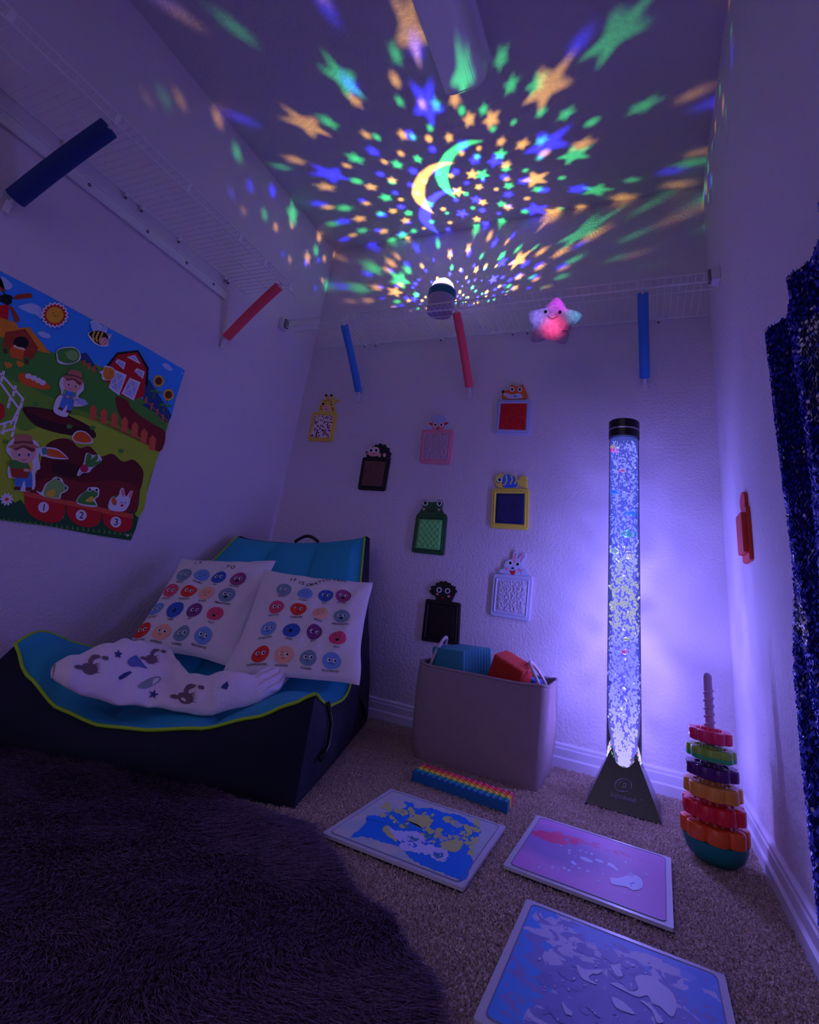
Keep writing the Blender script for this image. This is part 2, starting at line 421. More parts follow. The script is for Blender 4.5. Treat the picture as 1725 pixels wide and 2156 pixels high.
# ------------------------------------------------------------------ star projector
PC = Vector((.858, -.205, 1.905))
t = thing('star_projector', 'round star projector lamp with teal rim standing on back wire shelf', 'lamp', (PC.x, PC.y, 1.767))
pb = mat('projector_body', (.70, .62, .78), .5); pteal = mat('projector_teal', (.10, .45, .55), .4)
b = MB(); b.lathe((PC.x, PC.y, 1.769), [(.048, 0), (.060, .004), (.064, .05), (.064, .085), (.060, .09)], pb); b.build('body', t, autosmooth=.7)
b = MB(); b.lathe((PC.x, PC.y, 1.769), [(.064, .085), (.067, .09), (.067, .122), (.063, .126), (.058, .126)], pteal, capb=False, capt=False); b.build('rim', t, autosmooth=.7)
b = MB(); b.lathe((PC.x, PC.y, 1.769), [(.060, .126), (.060, .133)], white, capb=False, capt=False); b.build('white_ring', t)
DR = .056
# star holes: where the middle (amber) copy of each star lands, from photo zoom (scale .4058, x+540)
Z2 = lambda x, y: (540+x*.4058, y*.4058)
def landing(px, py):
    best = None
    for ax, val in ((2, H), (1, 0), (0, 0), (0, W)):
        d = ray(px, py); k = (val-CAM[ax])/d[ax]
        if k > 0 and (best is None or k < best[0]): best = (k, CAM+d*k)
    return best[1]
def hole2d(P):
    d = (P-PC).normalized(); th = math.acos(d.z); ph = math.atan2(d.y, d.x); return th*math.cos(ph), th*math.sin(ph)
small = [(1000,715),(1105,620),(895,720),(760,700),(570,700),(665,840),(470,860),(595,970),(360,970),(705,935),(1155,770),(1065,795),(1270,735),(1380,750),(1495,795),(1295,855),(1010,912),(1300,930),(1245,982),(1155,970),(1175,1050),(1305,1075),(1405,1030),(750,1035),(570,1055),(710,1095),(370,1075),(535,1135),(970,1085),(1005,1155),(870,1185),(660,1200),(775,1145),(1145,1138),(500,1220),(785,1235),(860,540),(510,520),(720,415),(1690,750),(200,830),(750,797),
 (1300,1255),(1210,1225),(1100,1290),(1005,1320),(860,1380),(680,1400),(730,1330),(1190,1380),(1090,1440),(1055,1515),(1195,1515),(940,1445),(1245,1380),(1450,1450),(1580,1310),(1340,1495),(1100,1610),(1195,1610),(850,1640),(900,1640),(800,1615),(1140,1400),(580,1560),(325,1230),(960,1640),(1020,1580),(1150,1570),(1280,1560),(860,1560),(790,1560),(880,1600),(1060,1400),(1250,1640),(1300,1600),(1370,1620)]
big = [(1220,620,1.3),(1120,905,1.3),(1445,930,1.9),(1045,995,1.6),(1545,1105,1.5),(260,645,1.8),(1510,450,2.2),(1360,1350,2.0),(720,1515,1.7),(265,1340,1.2),(800,150,2.0),(1030,515,1.0)]
shapes = []
R0 = .035
for i, (x, y) in enumerate(small):
    P = landing(*Z2(x, y)); a, c = hole2d(P); rr = R0*(1.0+.25*math.sin(i*7.3))
    th = math.hypot(a, c)
    if th > 1.5: continue
    shapes.append((a, c, rr*(.55 if i % 4 == 2 else 1), 5 if i % 4 != 2 else 0, i*1.3))
for x, y, k in big:
    P = landing(*Z2(x, y)); a, c = hole2d(P); shapes.append((a, c, R0*k*1.15, 5, x))
for i in range(46):                                # the lowest rings of holes, which rake along walls and far ceiling
    ph = 2*PI*i/46+.07*math.sin(i*5); th = 1.12+.30*((i*37) % 11)/11
    shapes.append((th*math.cos(ph), th*math.sin(ph), .022+.014*((i*13) % 5)/5, 5, i))
for i, (az, el) in enumerate([(14, 12), (11, 20), (17, 27), (21, 18), (26, 33), (13, 33), (24, 10), (9, 27), (33, 24), (18, 40), (163, 12), (158, 22), (166, 30), (150, 28), (155, 38), (170, 18), (144, 15)]):
    th = math.radians(90-el); ph = math.radians(az); shapes.append((th*math.cos(ph), th*math.sin(ph), .026+.007*(i % 3), 5, i))
kept = []
for s in shapes:
    if all(math.hypot(s[0]-q[0], s[1]-q[1]) > (s[2]+q[2])*.95 for q in kept) : kept.append(s)
# crescent moon outline (amber copy)
mo = [(1030,845),(960,842),(900,860),(845,900),(812,960),(808,1010),(830,1050),(870,1082),(920,1110),(890,1065),(872,1015),(875,965),(895,915),(930,880),(975,858)]
moon2 = [hole2d(landing(*Z2(x, y))) for x, y in mo]
mcx = sum(p[0] for p in moon2)/len(moon2); mcy = sum(p[1] for p in moon2)/len(moon2)
kept = [s for s in kept if min(math.hypot(s[0]-p[0], s[1]-p[1]) for p in moon2) > s[2]*1.05]
co = []; faces = []
def addloop(pts):
    pts = list(pts)
    if sum(p[0]*q[1]-q[0]*p[1] for p, q in zip(pts, pts[1:]+pts[:1])) < 0: pts.reverse()
    o = len(co); co.extend(Vector(p) for p in pts); faces.append(list(range(o, o+len(pts))))
TM = 1.50
addloop([(TM*math.cos(2*PI*i/96), TM*math.sin(2*PI*i/96)) for i in range(96)])
addloop(moon2)
for (a, c, r, n, rot) in kept:
    if math.hypot(a, c)+r > TM-.01: continue
    if n: addloop([(p[0], p[1]) for p in starpts(a, c, r*1.08, r*.46, rot)])
    else: addloop([(a+r*math.cos(2*PI*i/10), c+r*math.sin(2*PI*i/10)) for i in range(10)])
for th in [i*.07 for i in range(1, 21)]:           # filler points so the shell stays round
    nn = max(6, int(2*PI*math.sin(min(th, 1.57))/.07))
    for i in range(nn): co.append(Vector((th*math.cos(2*PI*i/nn+th), th*math.sin(2*PI*i/nn+th))))
V2, _, F2, _, _, OF = delaunay_2d_cdt(co, [], faces, 1, 1e-6)
vs = []
for v in V2:
    th = v.length; ph = math.atan2(v.y, v.x); vs.append(PC+DR*Vector((math.sin(th)*math.cos(ph), math.sin(th)*math.sin(ph), math.cos(th))))
fs = [tuple(f) for f, of in zip(F2, OF) if list(of) == [0]]
domem = mat('projector_dome', (.7, .68, .8), .5, emis=(.62, .52, 1.0), es=1.4)
b = MB(); b.add(vs, fs, domem); b.lathe(PC, [(DR*1.01, -.012), (DR*1.005, DR*math.cos(TM-.03))], domem, 64, capb=True, capt=False); b.build('star_dome', t)
GR, AM, BL = (.06, 1.0, .24), (1.0, .50, .09), (.03, .03, 1.0)
SE = 50.0; LR = .0009
light('green_led', 'SPOT', PC+Vector((-.0170, .0082, 0)), SE*.75, GR, LR, t, spot_size=math.radians(178), spot_blend=.55).rotation_euler = (PI, 0, 0)
light('amber_led', 'SPOT', PC, SE*.9, AM, LR, t, spot_size=math.radians(178), spot_blend=.55).rotation_euler = (PI, 0, 0)
light('blue_led', 'SPOT', PC+Vector((.0030, -.0175, 0)), SE*1.5, BL, LR, t, spot_size=math.radians(178), spot_blend=.55).rotation_euler = (PI, 0, 0)

# ------------------------------------------------------------------ bubble tube lamp
TX, TY = 1.67, -.23
t = thing('bubble_tube_lamp', 'tall glowing bubble tube lamp on black pyramid base by back wall', 'lamp', (TX, TY, 0))
tube_obj = t
acr = bpy.data.materials.new('clear_acrylic'); acr.use_nodes = True; nt = acr.node_tree; nt.nodes.remove(nt.nodes['Principled BSDF'])
mx = nt.nodes.new('ShaderNodeMixShader'); tr = nt.nodes.new('ShaderNodeBsdfTransparent'); gl = nt.nodes.new('ShaderNodeBsdfGlossy'); fr = nt.nodes.new('ShaderNodeFresnel')
gl.inputs['Roughness'].default_value = .05; fr.inputs[0].default_value = 1.35
nt.links.new(fr.outputs[0], mx.inputs[0]); nt.links.new(tr.outputs[0], mx.inputs[1]); nt.links.new(gl.outputs[0], mx.inputs[2]); nt.links.new(mx.outputs[0], nt.nodes['Material Output'].inputs[0])
b = MB(); b.lathe((TX, TY, 0), [(.050, .10), (.050, 1.145)], acr, 48, capb=False, capt=False); b.build('acrylic_tube', t, smooth=True)
# lit water
wm = bpy.data.materials.new('lit_water'); wm.use_nodes = True; nt = wm.node_tree; nt.nodes.remove(nt.nodes['Principled BSDF'])
ad = nt.nodes.new('ShaderNodeAddShader'); tr = nt.nodes.new('ShaderNodeBsdfTransparent'); em = nt.nodes.new('ShaderNodeEmission')
tr.inputs[0].default_value = (.40, .42, .75, 1)
tc = nt.nodes.new('ShaderNodeTexCoord'); sp = nt.nodes.new('ShaderNodeSeparateXYZ'); nt.links.new(tc.outputs['Object'], sp.inputs[0])
rp = nt.nodes.new('ShaderNodeValToRGB'); e = rp.color_ramp.elements
e[0].position = .09; e[0].color = (.55, .45, 1.0, 1); e[1].position = 1.0; e[1].color = (.16, .22, .95, 1)
k_ = e.new(.3); k_.color = (.13, .14, .8, 1); k_ = e.new(.55); k_.color = (.12, .16, .7, 1)
nt.links.new(sp.outputs[2], rp.inputs[0]); nt.links.new(rp.outputs[0], em.inputs[0]); em.inputs[1].default_value = .16
nt.links.new(tr.outputs[0], ad.inputs[0]); nt.links.new(em.outputs[0], ad.inputs[1]); nt.links.new(ad.outputs[0], nt.nodes['Material Output'].inputs[0])
b = MB(); b.lathe((TX, TY, 0), [(.012, .075), (.022, .10), (.044, .19), (.0465, .24), (.0465, 1.13)], wm, 32); b.build('water_column', t, smooth=True)
# bubbles: irregular blobs, scattered lamp light put in as emission coloured by height
bub = bpy.data.materials.new('emissive_bubbles'); bub.use_nodes = True; nt = bub.node_tree; nt.nodes.remove(nt.nodes['Principled BSDF'])
em = nt.nodes.new('ShaderNodeEmission'); tc = nt.nodes.new('ShaderNodeTexCoord'); sp = nt.nodes.new('ShaderNodeSeparateXYZ'); nt.links.new(tc.outputs['Object'], sp.inputs[0])
rp = nt.nodes.new('ShaderNodeValToRGB'); e = rp.color_ramp.elements
e[0].position = .08; e[0].color = (1, .85, .95, 1); e[1].position = 1.0; e[1].color = (.42, .45, 1.0, 1)
for pz, cc in ((.20, (.85, .78, .75)), (.33, (.50, .48, 1.0)), (.42, (.42, .42, .95)), (.5, (.75, .75, .50)), (.62, (.72, .72, .45)), (.72, (.62, .66, .80)), (.8, (.42, .48, 1.0))):
    k_ = e.new(pz); k_.color = (*cc, 1)
nt.links.new(sp.outputs[2], rp.inputs[0]); nt.links.new(rp.outputs[0], em.inputs[0]); em.inputs[1].default_value = 1.0
nt.links.new(em.outputs[0], nt.nodes['Material Output'].inputs[0])
rr = random.Random(5); b = MB()
for i in range(2600):
    z = .10+1.02*rr.random()**1.12; R_ = .0445 if z > .22 else .010+.0345*(z-.08)/.14
    a = rr.random()*2*PI; q = R_*math.sqrt(rr.uniform(.25, 1))
    sz = rr.uniform(.0012, .0042)*(1.25 if z < .75 else 1)
    rot = Matrix.Rotation(rr.uniform(-.8, .8), 3, 'X') @ Matrix.Rotation(rr.uniform(-.8, .8), 3, 'Y')
    b.ball((TX+q*math.cos(a), TY+q*math.sin(a), z), (sz*rr.uniform(.5, 1.1), sz*rr.uniform(.5, 1.1), sz*rr.uniform(.7, 2.0)), bub, 5, 3, rot)
tag(b.build('bubbles', t), kind='stuff')
b = MB(); b.lathe((TX, TY, 0), [(.0525, 1.135), (.0525, 1.163)], blackm, 40, capt=False); b.lathe((TX, TY, 0), [(.0525, 1.168), (.0525, 1.197), (.050, 1.20)], blackm, 40); cap = b.build('cap', t, autosmooth=.6)
b = MB(); b.lathe((TX, TY, 0), [(.0522, 1.162), (.0522, 1.169)], mat('silver_band', (.8, .8, .85), .25, .8), 40); b.build('silver_ring', cap)
HA = .215; HB = .100
def pyr_face(k):
    rot = Matrix.Rotation(k*PI/2, 3, 'Z'); n = 14; top = []; ex = .0515
    am = ex/math.sqrt(2)
    for i in range(n+1):
        a = -am+2*am*i/n; h = math.sqrt(ex*ex-a*a); top.append((a, h, HA*(1-h/HB)))
    bot = [(-HB+2*HB*i/n, HB, 0) for i in range(n+1)]
    return [Vector((TX, TY, .002))+rot @ Vector((x, -y, z)) for x, y, z in bot+top], [(i, i+1, n+2+i, n+1+i) for i in range(n)]
satin = mat('black_satin_plastic', (.03, .03, .04), .22, spec=.7)
bs = None
b = MB()
for k in range(4):
    v_, f_ = pyr_face(k); b.add(v_, f_, satin)
b.box((TX, TY, .004), (.2, .2, .004), satin)
bs = b.build('pyramid_base', t)
bm_ = bs.modifiers.new('s', 'SOLIDIFY'); bm_.thickness = .003
# logo and lettering on the front face
logo = mat('grey_print', (.62, .60, .68), .5)
def facef(x, y, h):                                # x right, y up along the sloped face, in metres
    ln = math.hypot(HB, HA); n_ = Vector((0, -HA, HB))/ln
    return Vector((TX+x, TY-HB, .002))+Vector((0, HB, HA))/ln*y+n_*(h+.0022)
A = Art(facef, .0004, .00015, flip=False)
cx, cy = .000, .070
def spiral(f, a0, a1, n, wd):
    pts = [f(a0+(a1-a0)*i/n) for i in range(n+1)]; A.line(pts, wd, logo)
tl = .45
def elp(a, rx, ry): x, y = rx*math.cos(a), ry*math.sin(a); return (cx+x*math.cos(tl)-y*math.sin(tl), cy+x*math.sin(tl)+y*math.cos(tl))
spiral(lambda a: elp(a, .0235, .0150), -.9, 2*PI-1.3, 40, .0018)
spiral(lambda a: elp(a, .0205+.001*a, .0125), 2.2, 4.6, 14, .0012)
A.text('a', cx+.002, cy-.0065, .028, logo, a=.15, shear=.45)
A.line([(cx-.012, cy-.004), (cx-.008, cy+.006), (cx-.001, cy+.009)], .0014, logo)
A.text('Lightahead', cx+.001, cy-.034, .0165, logo, sx=.92)
A.ell(cx+.047, cy-.024, .0016, .0016, logo); A.mb.build('logo_print', bs)
# point lights added up the column to light the wall, then the LED ring
for z_, e_ in ((.15, .8), (.22, 1.0), (.30, 1.2), (.39, 1.4), (.48, 1.4), (.57, 1.3), (.66, 1.1), (.76, .8), (.86, .55), (.96, .40), (1.07, .25)):
    light('column_fill', 'POINT', (TX, TY, z_), e_*1.35, (.47, .38, 1.0), .006, t)
for i in range(18):
    a = 2*PI*i/18; cl = [(1, .15, .35), (.2, .5, 1), (.3, 1, .6), (1, .75, .9), (.5, .3, 1)][i % 5]
    if i == 0: lr = MB()
    lr.ball((TX+.0488*math.cos(a), TY+.0488*math.sin(a), .094), (.004, .004, .003), mat('base_led_%d' % (i % 5), (.8, .8, .8), .5, emis=cl, es=9), 8, 6)
tag(lr.build('led_ring', t), kind='stuff')
# sea creatures floating inside
def creature(kind, px, py, col, label, s=1.0):
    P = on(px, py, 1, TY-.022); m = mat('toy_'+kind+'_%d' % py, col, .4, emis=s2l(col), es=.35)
    b = MB()
    if kind == 'jellyfish':
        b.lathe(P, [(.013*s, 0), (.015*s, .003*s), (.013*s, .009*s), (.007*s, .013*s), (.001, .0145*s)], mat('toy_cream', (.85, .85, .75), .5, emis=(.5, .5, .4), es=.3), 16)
        for i in range(7):
            a = 2*PI*i/7; b.tube([P+Vector((.010*s*math.cos(a), .010*s*math.sin(a), 0)), P+Vector((.011*s*math.cos(a+.3), .011*s*math.sin(a+.3), -.008*s)), P+Vector((.008*s*math.cos(a), .008*s*math.sin(a), -.015*s))], .0022*s, m, 6)
    else:
        sg = -1 if (py % 2) else 1
        b.ball(P, (.013*s, .005*s, .0085*s), m, 14, 10)
        q = P+Vector((sg*.012*s, 0, 0))
        b.add([q+Vector(v) for v in ((0, -.002, 0), (sg*.010*s, -.001, .009*s), (sg*.007*s, -.001, 0), (sg*.010*s, -.001, -.009*s), (0, .002, 0), (sg*.010*s, .001, .009*s), (sg*.007*s, .001, 0), (sg*.010*s, .001, -.009*s))],
              [(0, 1, 2), (0, 2, 3), (4, 6, 5), (4, 7, 6), (0, 4, 5, 1), (1, 5, 6, 2), (2, 6, 7, 3), (3, 7, 4, 0)], m)
        b.add([P+Vector(v) for v in ((-.005*s, 0, .007*s), (.003*s, 0, .014*s), (.006*s, 0, .006*s), (-.005*s, .002, .007*s), (.003*s, .001, .014*s), (.006*s, .002, .006*s))], [(0, 1, 2), (3, 5, 4), (0, 3, 4, 1), (1, 4, 5, 2)], m)
        b.ball(P+Vector((-sg*.008*s, -.0045*s, .002*s)), .0014, blackm, 6, 4)
    tag(b.build('toy_'+kind, loc=P, smooth=True), label, 'toy '+kind, 'sea creatures inside the bubble tube')
creature('jellyfish', 1294, 944, (.95, .30, .55), 'pink-skirted toy jellyfish near the top of the bubble tube')
creature('fish', 1312, 991, (.92, .35, .40), 'red toy fish below the pink jellyfish in the bubble tube', .8)
creature('fish', 1293, 1036, (.10, .50, .90), 'blue toy fish at left inside the bubble tube, above the bright blue fish')
creature('fish', 1331, 1081, (.08, .60, .95), 'bright blue toy fish at right side of the bubble tube', 1.15)
creature('fish', 1321, 1124, (.15, .80, .60), 'green toy fish in the upper half of the bubble tube', 1.3)
creature('fish', 1294, 1160, (.75, .90, .55), 'pale green toy fish beside the cream jellyfish in the tube', 1.1)
creature('jellyfish', 1325, 1168, (.90, .90, .65), 'cream toy jellyfish at mid height of the bubble tube', .85)
creature('fish', 1318, 1346, (.78, .88, .20), 'lime toy fish just above the red one low in the tube', .6)
creature('fish', 1317, 1373, (.92, .18, .38), 'red toy fish low in the bubble tube', .85)

# ------------------------------------------------------------------ glowing plush star
SP = Vector((1.412, -.335, 1.586))
t = thing('plush_star', 'glowing pink and purple smiling plush star hanging below back shelf', 'plush toy', SP)
pm = bpy.data.materials.new('glowing_plush'); pm.use_nodes = True; nt = pm.node_tree; pr = nt.nodes['Principled BSDF']
pr.inputs['Base Color'].default_value = (.5, .45, .6, 1); pr.inputs['Roughness'].default_value = .9; pr.inputs['Sheen Weight'].default_value = .5
tc = nt.nodes.new('ShaderNodeTexCoord')
def glow(center, rad, col, st):
    vm = nt.nodes.new('ShaderNodeVectorMath'); vm.operation = 'DISTANCE'; vm.inputs[1].default_value = center; nt.links.new(tc.outputs['Object'], vm.inputs[0])
    mr = nt.nodes.new('ShaderNodeMapRange'); mr.interpolation_type = 'SMOOTHSTEP'; mr.inputs[1].default_value = rad; mr.inputs[2].default_value = 0; mr.inputs[3].default_value = 0; mr.inputs[4].default_value = st
    nt.links.new(vm.outputs['Value'], mr.inputs[0]); sc = nt.nodes.new('ShaderNodeVectorMath'); sc.operation = 'SCALE'; sc.inputs[0].default_value = col; nt.links.new(mr.outputs[0], sc.inputs['Scale']); return sc.outputs[0]
outs = [glow((.008, -.03, -.035), .065, (1, .06, .22), 1.0), glow((.03, -.03, .07), .075, (.75, .08, .95), .75), glow((-.05, -.03, .02), .08, (.22, .2, .85), .7), glow((.085, -.03, .02), .06, (.15, .45, .8), .6)]
acc = outs[0]
for o_ in outs[1:]:
    a_ = nt.nodes.new('ShaderNodeVectorMath'); a_.operation = 'ADD'; nt.links.new(acc, a_.inputs[0]); nt.links.new(o_, a_.inputs[1]); acc = a_.outputs[0]
nz = nt.nodes.new('ShaderNodeTexNoise'); nz.inputs['Scale'].default_value = 70; nt.links.new(tc.outputs['Object'], nz.inputs[0])
mr = nt.nodes.new('ShaderNodeMapRange'); mr.inputs[1].default_value = .3; mr.inputs[2].default_value = .7; mr.inputs[3].default_value = .55; mr.inputs[4].default_value = 1.3; nt.links.new(nz.outputs[0], mr.inputs[0])
sc = nt.nodes.new('ShaderNodeVectorMath'); sc.operation = 'SCALE'; nt.links.new(acc, sc.inputs[0]); nt.links.new(mr.outputs[0], sc.inputs['Scale'])
nt.links.new(sc.outputs[0], pr.inputs['Emission Color']); pr.inputs['Emission Strength'].default_value = .75
bp = nt.nodes.new('ShaderNodeBump'); bp.inputs['Strength'].default_value = .8; bp.inputs['Distance'].default_value = .01; nt.links.new(nz.outputs[0], bp.inputs['Height']); nt.links.new(bp.outputs[0], pr.inputs['Normal'])
b = MB(); NA, NR = 80, 14; vs = []; fs = []
for sgn in (-1, 1):
    o0 = len(vs)
    for j in range(NR+1):
        q = j/NR
        for i in range(NA):
            a = 2*PI*i/NA; R_ = .098*(.86+.14*math.cos(5*(a-.14)))*(1+.10*max(0, math.cos(5*(a-.14)))**3)
            rr_ = R_*math.sin(q*PI/2); th_ = .036*math.cos(q*PI/2)**.8*(1+.1*noise.noise(Vector((a*2, q*3, sgn))))
            vs.append(SP+Vector((rr_*math.sin(a), sgn*th_, rr_*math.cos(a))))
    for j in range(NR):
        for i in range(NA): fs.append((o0+j*NA+i, o0+(j+1)*NA+i, o0+(j+1)*NA+(i+1) % NA, o0+j*NA+(i+1) % NA))
b.add(vs, fs, pm); b.build('body', t, smooth=True)
b = MB(); rr = random.Random(9); fl = []
vs2 = []; fs2 = []
for i in range(9000):
    a = rr.uniform(0, 2*PI); q = math.sqrt(rr.random()); R_ = .098*(.86+.14*math.cos(5*(a-.14)))*(1+.10*max(0, math.cos(5*(a-.14)))**3)
    rad = R_*math.sin(q*PI/2); th_ = .036*math.cos(q*PI/2)**.8
    p0 = SP+Vector((rad*math.sin(a), -th_, rad*math.cos(a))); nrm = Vector((math.sin(a)*q*q, -math.sqrt(max(0, 1-q*q))-.15, math.cos(a)*q*q)).normalized()
    d_ = (nrm+Vector((rr.gauss(0, .7), rr.gauss(0, .4), rr.gauss(0, .7)))).normalized()*.008; s_ = d_.cross(Vector((0, 1, .2))).normalized()*.0006
    o0 = len(vs2); vs2 += [p0-s_, p0+s_, p0+d_]; fs2.append((o0, o0+1, o0+2))
b.add(vs2, fs2, pm); tag(b.build('fur', t), kind='stuff')
for dx, dz in ((-.024, .032), (.031, .024)):
    b = MB(); b.ball(SP+Vector((dx, -.037, dz)), (.0065, .005, .0075), blackm, 12, 8); b.build('eye', t, smooth=True)
b = MB(); b.tube([SP+Vector((-.016+.038*i/8, -.0415, .012-.0135*math.sin(PI*i/8)-.001*i)) for i in range(9)], .0013, blackm, 6); b.build('mouth', t)
b = MB(); b.lathe(SP+Vector((.048, -.020, -.058)), [(.006, 0), (.012, .002), (.012, .004)], mat('plush_tag', (.5, .45, .6), .6), 16); b.build('button', t)
b = MB(); b.tube([SP+Vector((.012, 0, .10)), SP+Vector((.012, .01, .125)), SP+Vector((.012, .035, .150))], .0012, wirem, 6); b.build('hanging_loop', t)
light('plush_led', 'POINT', SP+Vector((.0, -.10, -.03)), .10, (1, .15, .45), .03, t)

# ------------------------------------------------------------------ farm poster and felt cut-outs on the left wall
Z4 = lambda x, y: (x*.27836, 560+y*.27829)
def wl(x, y, h): P = on(*Z4(x, y), 0, .004); return Vector((.002+h, P.y, P.z))
def colr(name, c): return mat(name, c, .75)
sky = colr('print_sky', (.20, .62, .97)); grass = colr('print_grass', (.45, .70, .16)); grass2 = colr('print_grass_light', (.68, .82, .16)); grassd = colr('print_grass_dark', (.08, .36, .18))
grass3 = colr('print_grass_mid', (.30, .62, .20)); soil = colr('print_soil', (.40, .08, .07)); soil2 = colr('print_soil_dark', (.24, .05, .06)); soil3 = colr('print_soil_mid', (.52, .13, .10))
hill = colr('print_hill', (.10, .28, .50)); pot = colr('print_pot', (.82, .10, .10)); potr = colr('print_pot_rim', (.90, .35, .22)); wht = colr('print_white', (.93, .93, .95)); cloud = colr('print_cloud', (.72, .82, .98))
wood = colr('print_wood', (.70, .25, .10)); woodl = colr('print_roof', (.95, .58, .12)); blk = colr('print_black', (.04, .04, .05)); barn = colr('print_barn', (.80, .06, .10)); lav = colr('print_window', (.70, .74, .92))
fence = colr('print_fence', (.90, .40, .22)); sunf = colr('print_petal', (.98, .72, .12)); brown = colr('print_brown', (.42, .18, .08)); red = colr('print_red', (.85, .08, .08)); orange = colr('print_orange', (.95, .42, .10)); yellow = colr('print_yellow', (.98, .82, .22))
skin = colr('print_skin', (.96, .72, .66)); denim = colr('print_denim', (.30, .55, .85)); hat = colr('print_hat', (.78, .50, .38)); hatb = colr('print_hat_band', (.50, .24, .22)); green = colr('print_leaf', (.28, .60, .22)); greenl = colr('print_leaf_light', (.55, .78, .38)); cream = colr('print_cream', (.98, .86, .68)); pink = colr('print_pink', (.96, .55, .62)); grey = colr('print_grey', (.55, .55, .60)); teeg = colr('print_teal', (.25, .62, .58)); magenta = colr('print_magenta', (.80, .10, .30))
t = thing('farm_poster', 'colourful felt farm scene poster pinned to the left wall above the lounger', 'poster', (0, -1.2, .9))
A = Art(wl, .0, .00006)
EX = -760                                          # the poster runs on past the frame
def ext(pts): return pts
TLx, TLy = -700, -330; BLx, BLy = -620, 1830
outl = [(TLx, TLy), (0, 36), (340, 210), (690, 400), (1100, 612), (1402, 790), (1340, 980), (1250, 1280), (1180, 1480), (1100, 1760), (1030, 1980), (990, 2078), (700, 2032), (350, 1965), (0, 1918), (BLx, BLy)]
A.slab(outl, grass, 0, .0012)
def clip_sky(pts): A.poly(pts, sky)
A.poly([(TLx, TLy), (0, 36), (340, 210), (690, 400), (1100, 612), (1402, 790), (1340, 980), (1290, 1165), (1180, 1090), (1050, 985), (850, 800), (600, 690), (380, 650), (200, 560), (0, 420), (TLx, 330)], sky)
A.poly([(600, 665), (655, 655), (700, 720), (745, 790), (740, 840), (610, 760)], hill)
A.poly([(1090, 830), (1130, 860), (1200, 970), (1300, 1130), (1270, 1190), (1180, 1130), (1080, 1060)], hill)
A.poly([(TLx, 600), (0, 545), (200, 560), (400, 655), (640, 720), (800, 830), (1000, 1010), (1180, 1110), (1262, 1200), (1250, 1290), (900, 1200), (500, 1050), (200, 900), (0, 830), (TLx, 860)], grass3)
A.poly(smoothpoly([(TLx, 1450), (0, 1200), (200, 1250), (520, 1120), (900, 1260), (1120, 1360), (1205, 1400), (1170, 1500), (1120, 1650), (1050, 1900), (700, 1930), (300, 1850), (0, 1780), (TLx, 1800)]), grass2)
# path from barn
A.poly(smoothpoly([(875, 1010), (890, 985), (965, 1020), (990, 1070), (1060, 1130), (1150, 1190), (1252, 1262), (1212, 1405), (1100, 1330), (950, 1200), (890, 1090)]), soil3)
# soil mound & bed
A.poly(smoothpoly([(170, 1085), (230, 1065), (400, 1090), (560, 1150), (700, 1230), (720, 1300), (600, 1290), (420, 1260), (260, 1200)]), soil2)
A.poly(smoothpoly([(200, 1090), (330, 1085), (520, 1150), (620, 1210), (500, 1200), (320, 1150)]), soil)
A.poly(smoothpoly([(340, 1370), (430, 1310), (530, 1312), (600, 1375), (680, 1365), (760, 1440), (850, 1420), (930, 1480), (1010, 1465), (1080, 1540), (1082, 1620), (1060, 1700), (1005, 1890), (700, 1880), (420, 1790), (200, 1710), (290, 1540)]), soil)
A.poly(smoothpoly([(300, 1620), (450, 1600), (650, 1640), (850, 1620), (1000, 1650), (1045, 1720), (1000, 1885), (700, 1875), (420, 1780), (230, 1700)]), soil3)
A.poly(smoothpoly([(420, 1480), (560, 1500), (650, 1570), (560, 1600), (400, 1560)]), soil2)
# clouds
A.h = .0020
for pts in ([(140, 310), (190, 290), (240, 283), (290, 300), (320, 340), (310, 400), (270, 370), (220, 355)], [(285, 505), (320, 495), (370, 515), (382, 540), (340, 545), (300, 525)], [(1225, 745), (1265, 738), (1308, 785), (1270, 790)], [(0, 85), (40, 90), (95, 150), (60, 180), (0, 150)]): A.poly(smoothpoly(pts), cloud)
# windmill
A.h = .0020
A.poly([(-40, 300), (70, 290), (60, 430), (-60, 470)], red); A.poly([(0, 225), (40, 210), (92, 225), (90, 280), (60, 298), (0, 270)], blk)
for pts in ([(105, 235), (130, 215), (238, 205), (245, 240), (115, 255)], [(-5, 70), (20, 120), (40, 190), (15, 200), (-30, 130)], [(70, 300), (95, 310), (150, 400), (145, 425), (110, 425)]): A.poly(pts, wood)
A.line([(60, 250), (110, 240)], 8, blk); A.line([(50, 240), (25, 195)], 8, blk)
# animal house
A.h = .0024
A.poly([(0, 390), (120, 430), (140, 470), (220, 462), (380, 660), (330, 655), (20, 540), (-60, 520)], woodl)
A.poly([(40, 500), (190, 475), (290, 620), (240, 710), (20, 605)], wood)
for k in range(4): A.line([(45+k*12, 515+k*28), (215+k*22, 500+k*38)], 3, brown)
A.ell(158, 585, 58, 52, blk); A.poly([(70, 640), (90, 600), (185, 630), (170, 715), (80, 690)], orange); A.poly(smoothpoly([(110, 595), (130, 610), (180, 620), (185, 640), (105, 615)]), cream)
for x, y in ((40, 630), (200, 710)): A.poly([(x-15, y-10), (x+15, y), (x+12, y+35), (x-12, y+25)], brown)
for x, y in ((60, 748), (150, 740)): A.poly(smoothpoly([(x-30, y-20), (x+15, y-15), (x+32, y+10), (x-10, y+25)]), woodl)
# egg nest
A.h = .0020
A.poly(smoothpoly([(135, 830), (190, 810), (300, 850), (380, 910), (350, 935), (250, 920), (165, 890)]), orange)
for x, y in ((215, 833), (255, 848), (290, 866), (322, 882)): A.ell(x, y, 24, 20, wht)
